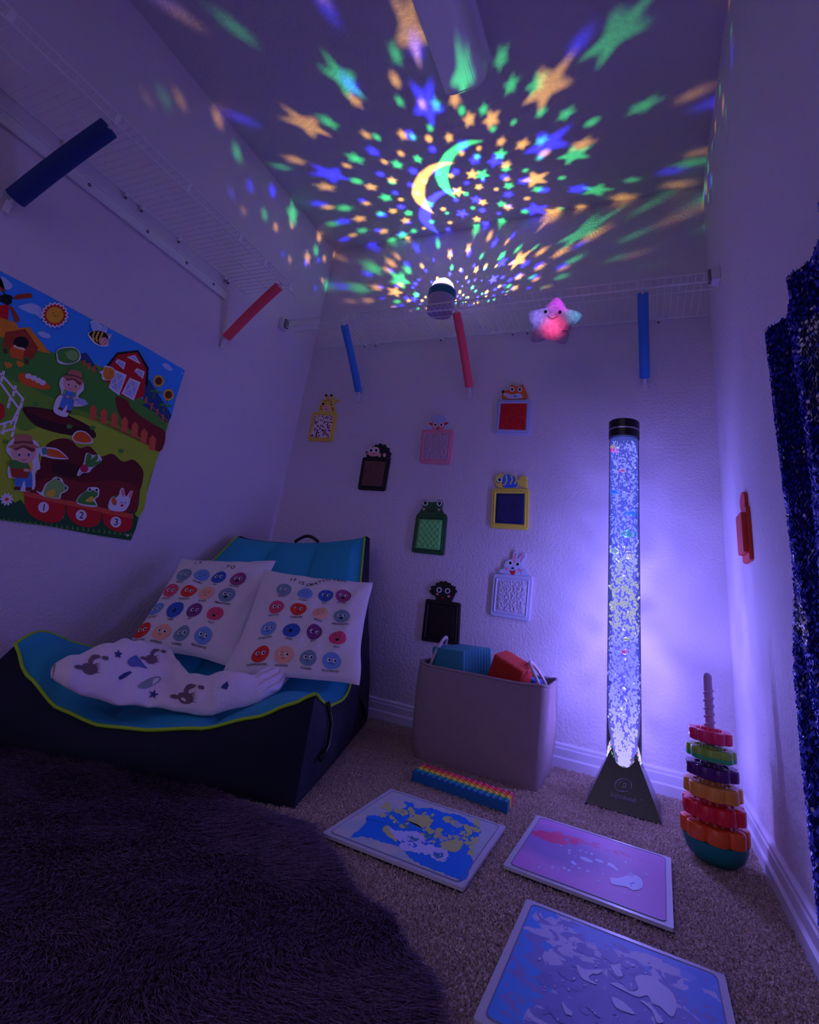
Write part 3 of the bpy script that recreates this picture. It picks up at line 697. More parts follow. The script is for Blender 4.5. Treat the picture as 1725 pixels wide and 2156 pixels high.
# white fence
A.h = .0020
for a, c in (((0, 810), (170, 1000)), ((0, 880), (150, 1090)), ((170, 1000), (100, 1240)), ((140, 1080), (80, 1200)), ((0, 1200), (130, 1160)), ((0, 1260), (110, 1230))): A.line([a, c], 16, wht)
for x, y in ((20, 800), (110, 910), (165, 1000), (70, 1000), (130, 1100), (30, 1200), (100, 1220)): A.line([(x+8, y-5), (x-12, y+75)], 22, wht); A.ell(x, y+30, 5, 5, magenta)
A.poly(smoothpoly([(-60, 1030), (0, 1035), (30, 1070), (25, 1150), (-60, 1170)]), red)
# barn
A.h = .0023
A.poly([(800, 760), (885, 655), (1045, 636), (1125, 770), (1118, 910), (1100, 905), (1105, 780), (1035, 655), (890, 675), (820, 775)], blk)
A.poly([(890, 672), (1038, 652), (1106, 780), (1090, 985), (1000, 1020), (768, 890), (820, 765)], barn)
A.poly([(958, 690), (1020, 672), (1065, 745)], wht); A.poly([(985, 690), (1015, 683), (1042, 722)], lav)
for (x, y) in ((910, 745), (1055, 815)): A.poly([(x-40, y-20), (x-20, y-42), (x+40, y-15), (x+25, y+40)], wht); A.poly([(x-28, y-15), (x-14, y-30), (x+28, y-10), (x+17, y+27)], lav)
for q in ([(870, 785), (958, 825), (900, 980), (820, 920)], [(980, 845), (1062, 880), (1010, 1020), (918, 965)]):
    A.poly(q, wht); A.poly(inset_quad(q, .78), lav); i_ = inset_quad(q, .8); A.line([i_[0], i_[2]], 7, wht); A.line([i_[1], i_[3]], 7, wht)
# hill fences and bushes
A.h = .0020
for k in range(7): x, y = 640+k*38 if k < 3 else 1110+(k-3)*42, 730+k*22 if k < 3 else 1010+(k-3)*45; A.line([(x, y-20), (x-8, y+30)], 14, fence)
A.line([(600, 715), (740, 800)], 6, fence); A.line([(1090, 1010), (1275, 1180)], 6, fence)
for x, y, r in ((700, 880, 50), (1050, 1030, 45), (650, 850, 35), (780, 900, 45)): A.ell(x, y, r, r*.6, grass3)
# sunflowers
A.h = .0020
for x, y in ((1200, 870), (1275, 975)):
    A.h = .0020
    A.line([(x-5, y+40), (x-45, y+130)], 7, grass3); A.ell(x-45, y+75, 22, 9, green); A.ell(x+5, y+85, 22, 9, green)
    A.poly([(x+(44 if i % 2 else 36)*math.cos(i*PI/14), y+(48 if i % 2 else 40)*math.sin(i*PI/14)) for i in range(28)], sunf); A.ell(x, y, 27, 29, brown)
# picket fence
A.h = .0020
A.line([(720, 1110), (1180, 1330)], 8, wood); A.line([(715, 1150), (1160, 1370)], 8, wood)
for x, y in ((706, 1110), (788, 1135), (868, 1165), (945, 1200), (1022, 1240), (1092, 1290), (1155, 1340)): A.poly([(x-26, y-35), (x, y-62), (x+26, y-30), (x+14, y+62), (x-30, y+48)], fence)
# tufts, daisies
A.h = .0020
for x, y in ((270, 1045), (505, 795), (525, 1215), (700, 1225), (915, 1400), (40, 1330), (630, 975)): A.poly([(x-22, y-5), (x-12, y-20), (x-5, y-8), (x+3, y-25), (x+10, y-8), (x+25, y-18), (x+15, y+15), (x-15, y+15)], grass3)
for x, y, r in ((50, 1765, 50), (465, 1895, 20), (-200, 1700, 40)):
    A.h = .0021
    for k in range(10): a = k*PI/5; A.ell(x+r*.6*math.cos(a), y+r*.6*math.sin(a), r*.42, r*.2, wht, a, 10)
    A.ell(x, y, r*.3, r*.28, orange)
# dark grass border
A.h = .0020
bd = [(BLx, 1700)]
for i in range(40): x = -600+i*42; y = 1755+x*.115; bd.append((x, y+(34 if i % 2 else -8)+12*math.sin(i*2.1)))
bd = [q for q in bd if q[0] < 1030]+[(1045, 1905), (1030, 1980), (990, 2076), (700, 2030), (350, 1963), (0, 1916), (BLx, BLy)]
A.poly(bd, grassd)
for i in range(26): x = -20+i*40; A.h = .0026; A.poly([(x, 1930+x*.115), (x+9, 1900+x*.115), (x+16, 1932+x*.115)], grass)
# three numbered pots
A.h = .0028
for (x0, y0, x1, y1, n_, cx, cy) in ((180, 1715, 495, 1785, '1', 328, 1826), (500, 1785, 768, 1840, '2', 613, 1885), (770, 1845, 1005, 1890, '3', 875, 1937)):
    wq = x1-x0; A.h = .0028
    A.poly([(x0+2+(x1-x0-4)*(.5-.5*math.cos(PI*q_/20)**1 if q_ else 0), (y0+(y1-y0)*(.5-.5*math.cos(PI*q_/20)))+10+wq*.56*math.sin(PI*q_/20)**.55) for q_ in range(21)], pot)
    A.poly([(x0, y0-15), (x1, y1-12), (x1+2, y1+22), (x0-2, y0+22)], potr)
    A.ell(cx, cy, 41, 41, wht, 0, 28); A.text(n_, cx, cy+24, 72, blk, a=.12, off=.01)
o = A.mb.build('printed_sheet', t)
for x, y in ((1378, 812), (965, 2038)):
    b = MB(); P = wl(x, y, .003); b.ball(P, (.002, .005, .005), mat('clear_tack', (.8, .8, .9), .1), 10, 6); b.build('wall_tack', t)

def cutout(name, outline, paint, label, cat=None, sm=True):
    o_ = smoothpoly(outline) if sm else outline
    A = Art(wl, .0034, .00008); A.slab(o_, wht, .0034, .0056); paint(A)
    c = wl(sum(p[0] for p in outline)/len(outline), sum(p[1] for p in outline)/len(outline), .003)
    return tag(A.mb.build(name, loc=c), label, cat or 'felt cut-out', 'felt cut-outs on the farm poster')
def face(A, x, y, s, eye=True):
    for dx in (-.32, .32): A.ell(x+dx*s, y, s*.10, s*.14, wht); A.ell(x+dx*s, y, s*.08, s*.11, blk)
    A.line([(x-.12*s, y+.35*s), (x, y+.42*s), (x+.14*s, y+.34*s)], s*.05, red)
def paint_sun(A):
    A.poly([(410+(94 if i % 2 else 76)*math.cos(i*PI/18), 372+(88 if i % 2 else 72)*math.sin(i*PI/18)) for i in range(36)], red); A.ell(410, 372, 66, 62, sunf, 0, 28)
    for x, y in ((398, 356), (432, 376)): A.ell(x, y, 4, 4, blk)
    A.line([(402, 368), (408, 382), (424, 384)], 4, blk)
cutout('felt_sun', [(410+(106 if i % 2 else 92)*math.cos(i*PI/18), 372+(100 if i % 2 else 87)*math.sin(i*PI/18)) for i in range(36)], paint_sun, 'felt smiling sun with red rays at top of farm poster', sm=False)
def paint_bee(A):
    A.ell(715, 460, 30, 42, cloud, -.5); A.ell(770, 480, 32, 22, cloud, -.4)
    A.poly(smoothpoly([(668, 512), (720, 490), (790, 505), (815, 550), (808, 590), (770, 602), (720, 580), (690, 545)]), blk)
    for k in range(3): A.line([(712+k*30, 492+k*5), (696+k*26, 530+k*14), (708+k*22, 565+k*10)], 13, yellow)
    A.ell(780, 572, 34, 32, skin); A.line([(785, 560), (795, 552), (800, 560)], 4, blk); A.line([(780, 585), (790, 590), (798, 582)], 4, red)
    A.line([(790, 520), (808, 508)], 4, blk); A.line([(805, 530), (830, 520)], 4, blk)
cutout('felt_bee', [(680, 425), (720, 415), (760, 450), (805, 470), (800, 510), (840, 520), (820, 560), (812, 605), (760, 608), (700, 580), (658, 512), (700, 490)], paint_bee, 'felt striped bee on the top edge of the farm poster')
def paint_cab(A):
    A.poly(smoothpoly([(432, 640), (500, 620), (570, 628), (598, 680), (570, 725), (500, 738), (440, 712), (432, 680)]), green); A.poly(smoothpoly([(450, 660), (500, 640), (540, 660), (500, 720), (460, 700)]), grass3)
    A.poly(smoothpoly([(500, 650), (560, 640), (588, 680), (560, 715), (510, 700)]), greenl); A.line([(480, 650), (520, 690), (550, 720)], 4, greenl)
cutout('felt_cabbage', [(425, 650), (440, 628), (500, 612), (570, 620), (605, 670), (595, 715), (520, 745), (440, 735), (425, 690)], paint_cab, 'felt green cabbage left of the barn on farm poster')
def paint_chick(A):
    A.poly(smoothpoly([(780, 790), (790, 765), (840, 775), (862, 800), (850, 850), (800, 860), (775, 830)]), woodl); A.ell(830, 800, 4, 5, blk); A.poly([(835, 812), (848, 808), (842, 820)], red)
cutout('felt_chick', [(745, 800), (775, 790), (790, 755), (845, 768), (868, 800), (856, 855), (800, 866), (770, 855), (765, 820)], paint_chick, 'felt orange chick beside the red barn on farm poster')
def paint_boy(A, ox, oy, s, basket, tl=0):
    A.fn = lambda x, y, h: wl(ox+(x-ox)*math.cos(tl)-(y-oy)*math.sin(tl), oy+(x-ox)*math.sin(tl)+(y-oy)*math.cos(tl), h)
    P = lambda pts: [(ox+x*s, oy+y*s) for x, y in pts]
    A.poly(smoothpoly(P([(-42, 90), (50, 90), (58, 220), (20, 225), (5, 165), (-18, 222), (-58, 215)])), denim)
    A.poly(P([(-58, 205), (-20, 212), (-20, 235), (-68, 228)]), brown); A.poly(P([(14, 214), (56, 212), (62, 236), (14, 238)]), brown)
    A.poly(smoothpoly(P([(-45, 20), (45, 20), (55, 100), (-50, 100)])), yellow if basket else greenl); A.poly(smoothpoly(P([(-28, 45), (30, 45), (40, 110), (-38, 110)])), denim)
    A.poly(smoothpoly(P([(-75, -60), (75, -60), (80, 0), (40, 42), (-40, 42), (-78, 0)])), skin)
    A.poly(smoothpoly(P([(-75, -60), (-50, -95), (50, -95), (80, -50), (60, -30), (0, -60), (-50, -40)])), hatb)
    A.poly(smoothpoly(P([(-110, -65), (-70, -85), (-50, -145), (50, -145), (70, -85), (112, -62), (60, -58), (0, -75), (-60, -55)])), hat); A.line(P([(-66, -92), (0, -100), (66, -92)]), 14*s, hatb)
    for d in (-30, 35): A.ell(ox+d*s, oy-12*s, 12*s, 16*s, wht); A.ell(ox+d*s, oy-10*s, 8*s, 12*s, hill)
    A.line(P([(-12, 20), (2, 28), (18, 18)]), 4*s, red)
    if basket: A.poly(P([(-95, 70), (45, 75), (30, 150), (-80, 145)]), wood); A.poly(smoothpoly(P([(-100, 40), (-60, 25), (-20, 40), (30, 55), (20, 82), (-90, 78)])), green); A.ell(ox+20*s, oy+95*s, 22*s, 12*s, skin)
    else: A.line(P([(-80, 95), (90, 105)]), 12*s, grey); A.poly(P([(85, 80), (150, 85), (185, 112), (150, 140), (85, 130)]), lav); A.ell(ox-10*s, oy+98*s, 14*s, 12*s, skin); A.ell(ox+50*s, oy+100*s, 14*s, 12*s, skin)
cutout('felt_boy', [(445, 895), (470, 840), (560, 830), (620, 880), (628, 935), (585, 990), (640, 1020), (640, 1055), (570, 1065), (525, 1060), (500, 1142), (405, 1105), (420, 1010), (460, 960)], lambda A: paint_boy(A, 536, 912, .84, False, .27), 'felt boy with straw hat and shovel on farm poster')
cutout('felt_boy', [(40, 1390), (90, 1310), (150, 1290), (260, 1320), (300, 1385), (285, 1440), (300, 1530), (262, 1560), (252, 1690), (115, 1695), (110, 1610), (60, 1600), (60, 1510), (100, 1480)], lambda A: paint_boy(A, 172, 1440, 1.10, True), 'felt boy carrying a basket at lower left of farm poster')
cutout('felt_potato', [(540, 1295), (575, 1250), (640, 1252), (692, 1305), (690, 1340), (620, 1345), (560, 1330)], lambda A: A.poly(smoothpoly([(548, 1297), (580, 1258), (638, 1260), (684, 1305), (680, 1332), (620, 1337), (565, 1322)]), orange), 'felt tan potato on the dark soil mound of farm poster')
def paint_carrot(A):
    A.poly(smoothpoly([(345, 1400), (360, 1382), (430, 1395), (490, 1440), (500, 1455), (400, 1445), (350, 1430)]), orange); A.poly(smoothpoly([(312, 1380), (345, 1378), (350, 1420), (318, 1425)]), teeg)
cutout('felt_carrot', [(305, 1375), (345, 1370), (430, 1383), (495, 1435), (505, 1462), (400, 1458), (345, 1445), (300, 1430)], paint_carrot, 'felt carrot on the soil bed of farm poster')
def paint_radish(A):
    A.ell(632, 1532, 32, 30, magenta, .5); A.line([(612, 1552), (590, 1580)], 8, pink)
    for q in ([(640, 1505), (655, 1420), (690, 1440), (665, 1510)], [(655, 1510), (720, 1430), (735, 1460), (680, 1515)], [(660, 1515), (750, 1470), (755, 1490), (690, 1520)]): A.poly(smoothpoly(q), green)
cutout('felt_radish', [(580, 1580), (600, 1530), (630, 1490), (650, 1415), (700, 1430), (745, 1430), (765, 1475), (700, 1525), (670, 1560), (620, 1568), (595, 1588)], paint_radish, 'felt pink radish with leaves on farm poster soil')
def paint_frog1(A):
    A.poly(smoothpoly([(330, 1740), (345, 1660), (390, 1620), (430, 1610), (480, 1650), (495, 1690), (450, 1720), (435, 1755)]), greenl); A.poly(smoothpoly([(340, 1735), (380, 1690), (410, 1700), (400, 1745)]), yellow)
    for x, y in ((435, 1615), (490, 1680)): A.ell(x, y, 20, 20, greenl); A.ell(x, y, 13, 13, wht); A.ell(x, y, 9, 9, blk)
cutout('felt_frog', [(268, 1700), (310, 1710), (340, 1650), (385, 1620), (415, 1595), (460, 1605), (480, 1645), (512, 1670), (505, 1700), (460, 1725), (445, 1762), (330, 1745)], paint_frog1, 'felt green frog sitting above pot number 1 on poster')
def paint_frog2(A):
    A.poly(smoothpoly([(580, 1780), (610, 1730), (660, 1700), (720, 1700), (735, 1730), (700, 1770), (720, 1810), (620, 1800)]), green); A.poly(smoothpoly([(640, 1780), (690, 1740), (700, 1780)]), yellow)
    for x, y in ((675, 1692), (725, 1695)): A.ell(x, y, 15, 15, wht); A.ell(x, y, 9, 10, blk)
cutout('felt_frog', [(575, 1785), (600, 1735), (650, 1700), (670, 1675), (740, 1680), (742, 1740), (715, 1765), (728, 1820), (620, 1812)], paint_frog2, 'felt dark green frog above pot number 2 on poster')
def paint_rab(A):
    A.ell(925, 1715, 12, 32, pink, -.2); A.ell(985, 1728, 12, 32, pink, .4)
    for x in (912, 942): A.line([(x-10, 1795), (x, 1785), (x+10, 1797)], 4, blk)
    A.ell(918, 1812, 12, 9, red); A.ell(858, 1780, 18, 32, orange, -.3); A.ell(868, 1745, 12, 8, green)
cutout('felt_rabbit', [(815, 1830), (840, 1750), (890, 1740), (908, 1690), (930, 1682), (950, 1745), (985, 1700), (1003, 1710), (980, 1770), (975, 1800), (940, 1850), (870, 1856)], paint_rab, 'felt white rabbit holding a carrot above pot number 3')

# ------------------------------------------------------------------ texture panels on the back wall
Z7 = lambda x, y: (600+x*.33623, 780+y*.33632)
def wb(x, y, h): P = on(*Z7(x, y), 1, -.010); return Vector((P.x, -h-.0005, P.z))
def fabric(name, kind):
    if kind == 'spots':
        m = mat(name, (.9, .85, .85), .9, bump=(300, .4, .002)); nt = m.node_tree; v = N(m, 'ShaderNodeTexVoronoi'); v.inputs['Scale'].default_value = 85; tc = N(m, 'ShaderNodeTexCoord'); nt.links.new(tc.outputs['Object'], v.inputs['Vector'])
        nt.links.new(ramp(m, v.outputs[0], [(.40, (.50, .08, .18)), (.47, (.95, .88, .88))]), nt.nodes['Principled BSDF'].inputs['Base Color']); return m
    if kind == 'sherpa': return mat(name, (.50, .34, .30), .95, bump=(330, 1, .004, 2))
    if kind == 'crinkle': return mat(name, (.82, .68, .76), .7, bump=(160, 1, .005, 4))
    if kind == 'glitter':
        m = mat(name, (.92, .03, .08), .35, bump=(600, 1, .003)); return m
    if kind == 'minky': return mat(name, (.45, .88, .45), .8, sheen=.5, bump=(500, .3, .001))
    if kind == 'vinyl': return mat(name, (.04, .08, .36), .5, bump=(30, .5, .003))
    if kind == 'cord': return mat(name, (.12, .04, .05), .85, bump=(1, .8, .004, 0, 'noise', (300, 1, 1)))
    if kind == 'fluff': return mat(name, (.82, .80, .88), .95, sheen=.5, bump=(120, 1, .006, 4))
def panel(nm, corners, fr, fab, fabkind, painter, headoutline, label, ins=.76, headcol=None, prism=.012):
    c = wb(sum(p[0] for p in corners)/4, sum(p[1] for p in corners)/4, 0)
    t = thing('texture_panel', label, 'texture panel', (c.x, 0, c.z), 'animal texture panels on the wall')
    A = Art(wb); ro = rrect(corners, 16); A.slab(ro, fr, 0, .010, .03)
    i1 = inset_quad(corners, ins+.10); i2 = inset_quad(corners, ins+.015)
    o1, o2 = rrect(i1, 10), rrect(i2, 8); n = len(o1)                     # raised lip round the window
    vs = [wb(*p, .0095) for p in o1]+[wb(*p, .0135) for p in [((a[0]*.6+b_[0]*.4), (a[1]*.6+b_[1]*.4)) for a, b_ in zip(o1, o2)]]+[wb(*p, .0095) for p in o2]
    A.mb.add(vs, [(i, (i+1) % n, n+(i+1) % n, n+i) for i in range(n)]+[(n+i, n+(i+1) % n, 2*n+(i+1) % n, 2*n+i) for i in range(n)], fr)
    A.mb.build('frame', t, autosmooth=.5)
    q = inset_quad(corners, ins)
    def ff(u, v):
        x = (q[0][0]*(1-u)+q[1][0]*u)*(1-v)+(q[3][0]*(1-u)+q[2][0]*u)*v; y = (q[0][1]*(1-u)+q[1][1]*u)*(1-v)+(q[3][1]*(1-u)+q[2][1]*u)*v
        e = min(1, 12*min(u, 1-u, v, 1-v)); k = 0
        if fabkind == 'minky': k = .0035*abs(math.sin(4.5*PI*(u+v))*math.sin(4.5*PI*(u-v)))**.6
        elif fabkind in ('fluff', 'sherpa', 'crinkle', 'glitter'): k = .0035*noise.noise(Vector((x*.09, y*.09, 5)))+.002*noise.noise(Vector((x*.4, y*.4, 2)))
        elif fabkind == 'vinyl': k = .0012*noise.noise(Vector((x*.03, y*.03, 5)))
        return wb(x, y, .0098+e*(.0035+k))
    b = MB(); b.grid(ff, 54, 54, fabric(nm+'_fabric', fabkind)); b.build('fabric_insert', t, smooth=True)
    A = Art(wb, .001, .00012); A.slab(headoutline, headcol or fr, .001, .0085, .04); A.h = .0086; painter(A); A.mb.build('animal_head', t)
    return t
def eyes(A, pts, r=9, w_=wht):
    for x, y in pts: A.ell(x, y, r+7, r+7, w_); A.ell(x, y, r, r*1.15, blk)
ylw = mat('yellow_panel', (.93, .80, .28), .55); blkp = mat('black_panel', (.06, .05, .06), .6); pnk = mat('pink_panel', (.93, .58, .66), .55); lgr = mat('pale_blue_panel', (.70, .74, .90), .55); grn = mat('green_panel', (.12, .36, .17), .55); lem = mat('lemon_panel', (.93, .86, .30), .55); blk2 = mat('dark_brown_panel', (.07, .04, .05), .6); wfr = mat('lavender_white_panel', (.78, .80, .92), .55)
S = smoothpoly
def g(A):
    A.ell(262, 236, 26, 22, skin)
    for x in (258, 291): A.line([(x, 190), (x, 158)], 9, ylw); A.ell(x, 156, 8, 8, blk)
    for x, y in ((252, 192), (270, 186), (288, 194), (226, 226), (228, 242), (298, 236), (300, 246)): A.ell(x, y, 5, 4, brown)
    A.ell(240, 210, 7, 10, blk); A.line([(284, 206), (300, 212), (286, 220)], 4, blk); A.line([(252, 236), (258, 246), (268, 242)], 4, magenta); A.ell(258, 226, 4, 3, magenta)
panel('giraffe', [(175, 258), (327, 262), (294, 444), (138, 440)], ylw, None, 'spots', g, S([(214, 258), (220, 215), (232, 195), (220, 186), (236, 180), (250, 186), (252, 150), (265, 150), (268, 178), (282, 178), (285, 150), (299, 152), (300, 184), (332, 178), (334, 190), (306, 200), (310, 235), (304, 260)], 2), 'yellow giraffe texture panel with spotted fabric, nearest the left wall corner')
def hg(A):
    A.poly(S([(510, 515), (535, 485), (570, 478), (592, 492), (585, 530), (545, 538), (520, 525)]), skin); A.ell(512, 512, 7, 6, blk); eyes(A, [(540, 500), (572, 500)], 8); A.line([(545, 520), (552, 525), (560, 520)], 4, red)
    A.ell(525, 520, 7, 5, pink); A.ell(570, 520, 7, 5, pink)
    for x in (592, 624): A.ell(x, 530, 10, 13, skin)
spk = [(508, 520), (530, 490), (552, 470)]
for i in range(15): a = PI*.95-PI*1.05*i/14; r = 72 if i % 2 else 84; spk.append((596+r*.92*math.cos(a)*.9, 530-r*.92*math.sin(a)))
spk += [(650, 542), (510, 540)]
panel('hedgehog', [(486, 541), (659, 547), (626, 754), (453, 744)], blkp, None, 'sherpa', hg, spk, 'black hedgehog texture panel with brown nubby fabric')
def sh(A):
    A.poly(S([(925, 320), (990, 320), (1000, 350), (985, 372), (930, 372), (918, 348)]), pink)
    A.poly(S([(918, 318), (925, 290), (965, 277), (1000, 292), (1008, 318), (965, 330)]), lgr); A.ell(915, 335, 14, 7, red, .4); A.ell(1010, 332, 14, 7, red, -.4)
    eyes(A, [(942, 340), (980, 340)], 7); A.line([(948, 358), (957, 370), (968, 356)], 5, blk)
panel('sheep', [(858, 370), (1057, 366), (1036, 588), (840, 578)], pnk, None, 'crinkle', sh, S([(898, 370), (900, 345), (908, 322), (925, 290), (965, 275), (1002, 290), (1012, 322), (1026, 345), (1025, 370)]), 'pink sheep texture panel with crinkled pale fabric', headcol=wfr)
def fx(A):
    A.poly([(1410, 115), (1418, 85), (1445, 100), (1470, 100), (1488, 85), (1500, 110), (1518, 150), (1505, 175), (1370, 175), (1385, 140)], orange)
    A.poly(S([(1372, 140), (1420, 150), (1470, 142), (1485, 172), (1385, 172)]), wfr); A.ell(1367, 132, 9, 9, blk); eyes(A, [(1424, 118), (1471, 119)], 8); A.line([(1434, 154), (1440, 164), (1454, 162)], 5, blk)
    A.ell(1378, 170, 12, 10, orange)
panel('fox', [(1328, 180), (1545, 180), (1532, 400), (1310, 394)], lgr, None, 'glitter', fx, [(1360, 178), (1358, 135), (1375, 125), (1405, 120), (1416, 84), (1446, 98), (1470, 98), (1488, 84), (1500, 108), (1520, 150), (1508, 178)], 'pale blue fox texture panel with red glitter fabric', headcol=orange)
def fg(A):
    for x in (880, 968): A.ell(x, 830, 20, 20, grn)
    eyes(A, [(880, 830), (968, 832)], 10); A.ell(870, 867, 9, 7, pink); A.ell(965, 872, 9, 7, pink); A.line([(892, 872), (905, 880), (920, 882), (938, 876)], 5, blk); A.ell(975, 895, 16, 9, grn); A.ell(860, 893, 16, 9, grn)
panel('frog', [(822, 900), (1016, 908), (995, 1158), (790, 1136)], grn, None, 'minky', fg, S([(838, 905), (842, 885), (862, 850), (860, 820), (880, 808), (902, 822), (945, 822), (968, 812), (988, 830), (982, 860), (992, 890), (1000, 908)]), 'green frog texture panel with dimpled light green fabric')
def fi(A):
    A.poly(S([(1368, 660), (1400, 650), (1445, 670), (1455, 725), (1400, 735), (1362, 725)]), mat('panel_blue', (.08, .42, .85), .55))
    for x in (1385, 1418, 1445): A.line([(x, 655), (x+6, 685), (x-6, 712)], 9, lem)
    eyes(A, [(1345, 684)], 9); A.line([(1326, 692), (1330, 702), (1342, 704)], 4, blk); A.ell(1372, 716, 10, 6, pink)
panel('fish', [(1298, 738), (1531, 740), (1524, 998), (1285, 984)], lem, None, 'vinyl', fi, S([(1312, 690), (1322, 660), (1350, 650), (1385, 645), (1440, 660), (1462, 690), (1480, 665), (1512, 660), (1518, 700), (1515, 738), (1480, 728), (1462, 715), (1440, 736), (1350, 736), (1320, 715)]), 'yellow fish texture panel with glossy dark blue sheet', headcol=lem)
def dg(A):
    eyes(A, [(966, 1374), (1019, 1380)], 10); A.ell(955, 1400, 9, 6, pink); A.ell(1027, 1414, 10, 7, pink); A.poly([(978, 1418), (996, 1420), (988, 1432)], red)
cur = [(945, 1450), (940, 1410), (915, 1400)]
for i in range(17): a = PI*1.05-PI*1.1*i/16; r = 70 if i % 2 else 62; cur.append((990+r*1.05*math.cos(a)*(1.2 if abs(math.cos(a)) > .8 else 1), 1385-r*math.sin(a)))
cur += [(1058, 1415), (1040, 1450)]
panel('dog', [(882, 1428), (1100, 1456), (1088, 1722), (852, 1690)], blk2, None, 'cord', dg, cur, 'dark brown curly dog texture panel behind the basket', ins=.76)
def rb(A):
    for x0, y0, x1, y1 in ((1432, 1205, 1445, 1145), (1475, 1200, 1495, 1155)): A.line([(x0, y0), (x1, y1)], 11, pink)
    eyes(A, [(1412, 1205), (1458, 1213)], 9); A.ell(1389, 1240, 10, 8, pink); A.ell(1470, 1250, 10, 8, pink); A.poly(S([(1408, 1248), (1425, 1256), (1443, 1250), (1438, 1275), (1420, 1277)]), red); A.ell(1427, 1238, 9, 6, blk)
    A.ell(1360, 1256, 15, 13, wfr); A.ell(1495, 1264, 17, 15, wfr)
panel('rabbit', [(1306, 1270), (1555, 1290), (1532, 1574), (1284, 1532)], wfr, None, 'fluff', rb, S([(1345, 1270), (1342, 1250), (1370, 1240), (1372, 1210), (1395, 1185), (1425, 1178), (1430, 1135), (1448, 1128), (1460, 1150), (1455, 1180), (1490, 1148), (1510, 1150), (1508, 1175), (1485, 1200), (1492, 1235), (1515, 1255), (1512, 1285)], 3), 'lavender rabbit texture panel with fluffy white fabric', ins=.74)
# panel on the right wall seen edge-on
t = thing('texture_panel', 'red-orange texture panel on the right wall seen edge-on', 'texture panel', (W, -.46, .79), 'animal texture panels on the wall')
om = mat('red_orange_panel', (.86, .22, .10), .55)
def wr(x, y, h): return Vector((W-.0005-h, -.46-x, .78+y))
A = Art(wr); A.slab(rrect([(-.055, .07), (.055, .07), (.055, -.075), (-.055, -.075)], .012), om, 0, .009, .02); A.slab(rrect([(-.045, .055), (.045, .055), (.045, -.055), (-.045, -.055)], .01), om, .009, .020, .02); A.mb.build('frame', t)
A = Art(wr); A.slab([(.04*math.cos(2*PI*i/24), .09+.03*math.sin(2*PI*i/24)) for i in range(24)], om, 0, .008, .04); A.mb.build('animal_head', t)

# ------------------------------------------------------------------ sequin hanging on the right wall
t = thing('sequin_curtain', 'navy and silver sequin fabric hanging on the right wall', 'sequin fabric', (W, -1.3, 1.08))
def seqx(y, z):                                    # distance from the wall with soft folds
    return .022+.010*math.sin((-y-1.0)*34+.6*math.sin(z*5))+.006*math.sin((-y-1)*71+z*3)
cloth = mat('sequin_backing', (.08, .09, .35), .7)
def seqpt(u, v):
    z = 1.085-1.0*v; y0 = -1.0+.028*math.sin(z*7)-.022*max(0, (z-.9)*5); y = y0-.62*u
    return Vector((W-.002-seqx(y, z), y, z))
b = MB(); b.grid(lambda u, v: seqpt(u, v), 60, 60, cloth); b.build('backing_cloth', t, smooth=True)
sq = [mat('sequin_navy', (.14, .18, .80), .4, .15), mat('sequin_navy_lit', (.40, .46, 1.0), .42, .1), mat('sequin_silver', (.95, .95, 1.0), .3, .35)]
rr = random.Random(4); b = MB(); vs = {0: [], 1: [], 2: []}; fs = {0: [], 1: [], 2: []}
nu, nv = 112, 235
for j in range(nv):
    for i in range(nu):
        u = (i+.5*(j % 2)+rr.uniform(-.2, .2))/nu; v = (j+rr.uniform(-.2, .2))/nv
        if not 0 <= u <= 1: continue
        P = seqpt(u, v); low = P.z < .75
        f = noise.noise(Vector((P.y*9, P.z*7, 1)))
        k = (1 if low else 0) if f < .42 else 2  # lower sequins drawn brighter blue: tube light put into their colour
        if rr.random() < .22: k = rr.choice((0, 1, 1, 2) if low else (0, 0, 1, 2))
        n_ = Vector((-1, rr.gauss(.2, .38), rr.gauss(.12, .38))).normalized(); a_ = n_.cross(Vector((0, 0, 1))).normalized(); c_ = n_.cross(a_)
        P = P+Vector((-.0022, 0, 0)); o0 = len(vs[k])
        for q in range(7): vs[k].append(P+(a_*math.cos(q*2*PI/7)+c_*math.sin(q*2*PI/7))*.0034)
        fs[k].append(tuple(range(o0, o0+7)))
for k in range(3): b.add(vs[k], fs[k], sq[k])
tag(b.build('sequins', t), kind='stuff')

# ------------------------------------------------------------------ floor lounger
TH = math.radians(21); LU = Vector((math.cos(TH), math.sin(TH), 0)); LV = Vector((-math.sin(TH), math.cos(TH), 0)); LO = Vector((1.0, -.95, 0))
def LP(u, v, z): return LO+LU*u+LV*v+Vector((0, 0, z))
def interp(tab, x):
    if x <= tab[0][0]: return tab[0][1]
    for (a, fa), (c, fc) in zip(tab, tab[1:]):
        if x <= c: k = (x-a)/(c-a); k = k*k*(3-2*k)*.5+k*.5; return fa+(fc-fa)*k
    return tab[-1][1]
fr_ = [(0, .238), (.065, .208), (.17, .167), (.33, .125), (.51, .102), (.65, .096), (.79, .116), (.93, .176), (1, .240)]
def row_front(s): return LP(-.787*s, .0, interp(fr_, s))
def row1(s): return LP(.0-.80*s, .10, interp([(0, .205), (.1, .17), (.3, .11), (.6, .085), (.85, .13), (.95, .22), (1, .262)], s))
def row2(s): return LP(.0-.79*s, .28, interp([(0, .165), (.12, .16), (.35, .12), (.65, .10), (.85, .14), (1, .215)], s))
def row3(s): return LP(.02-.77*s, .46, interp([(0, .20), (.15, .17), (.4, .15), (.7, .15), (1, .20)], s))
BTR, BTL = Vector((.612, -.145, .705)), Vector((.055, -.305, .635))
def row5(s): q = BTR.lerp(BTL, s); q.z -= .030*math.sin(PI*s)**.6; return q
def row4(s): return row3(s).lerp(row5(s), .5)
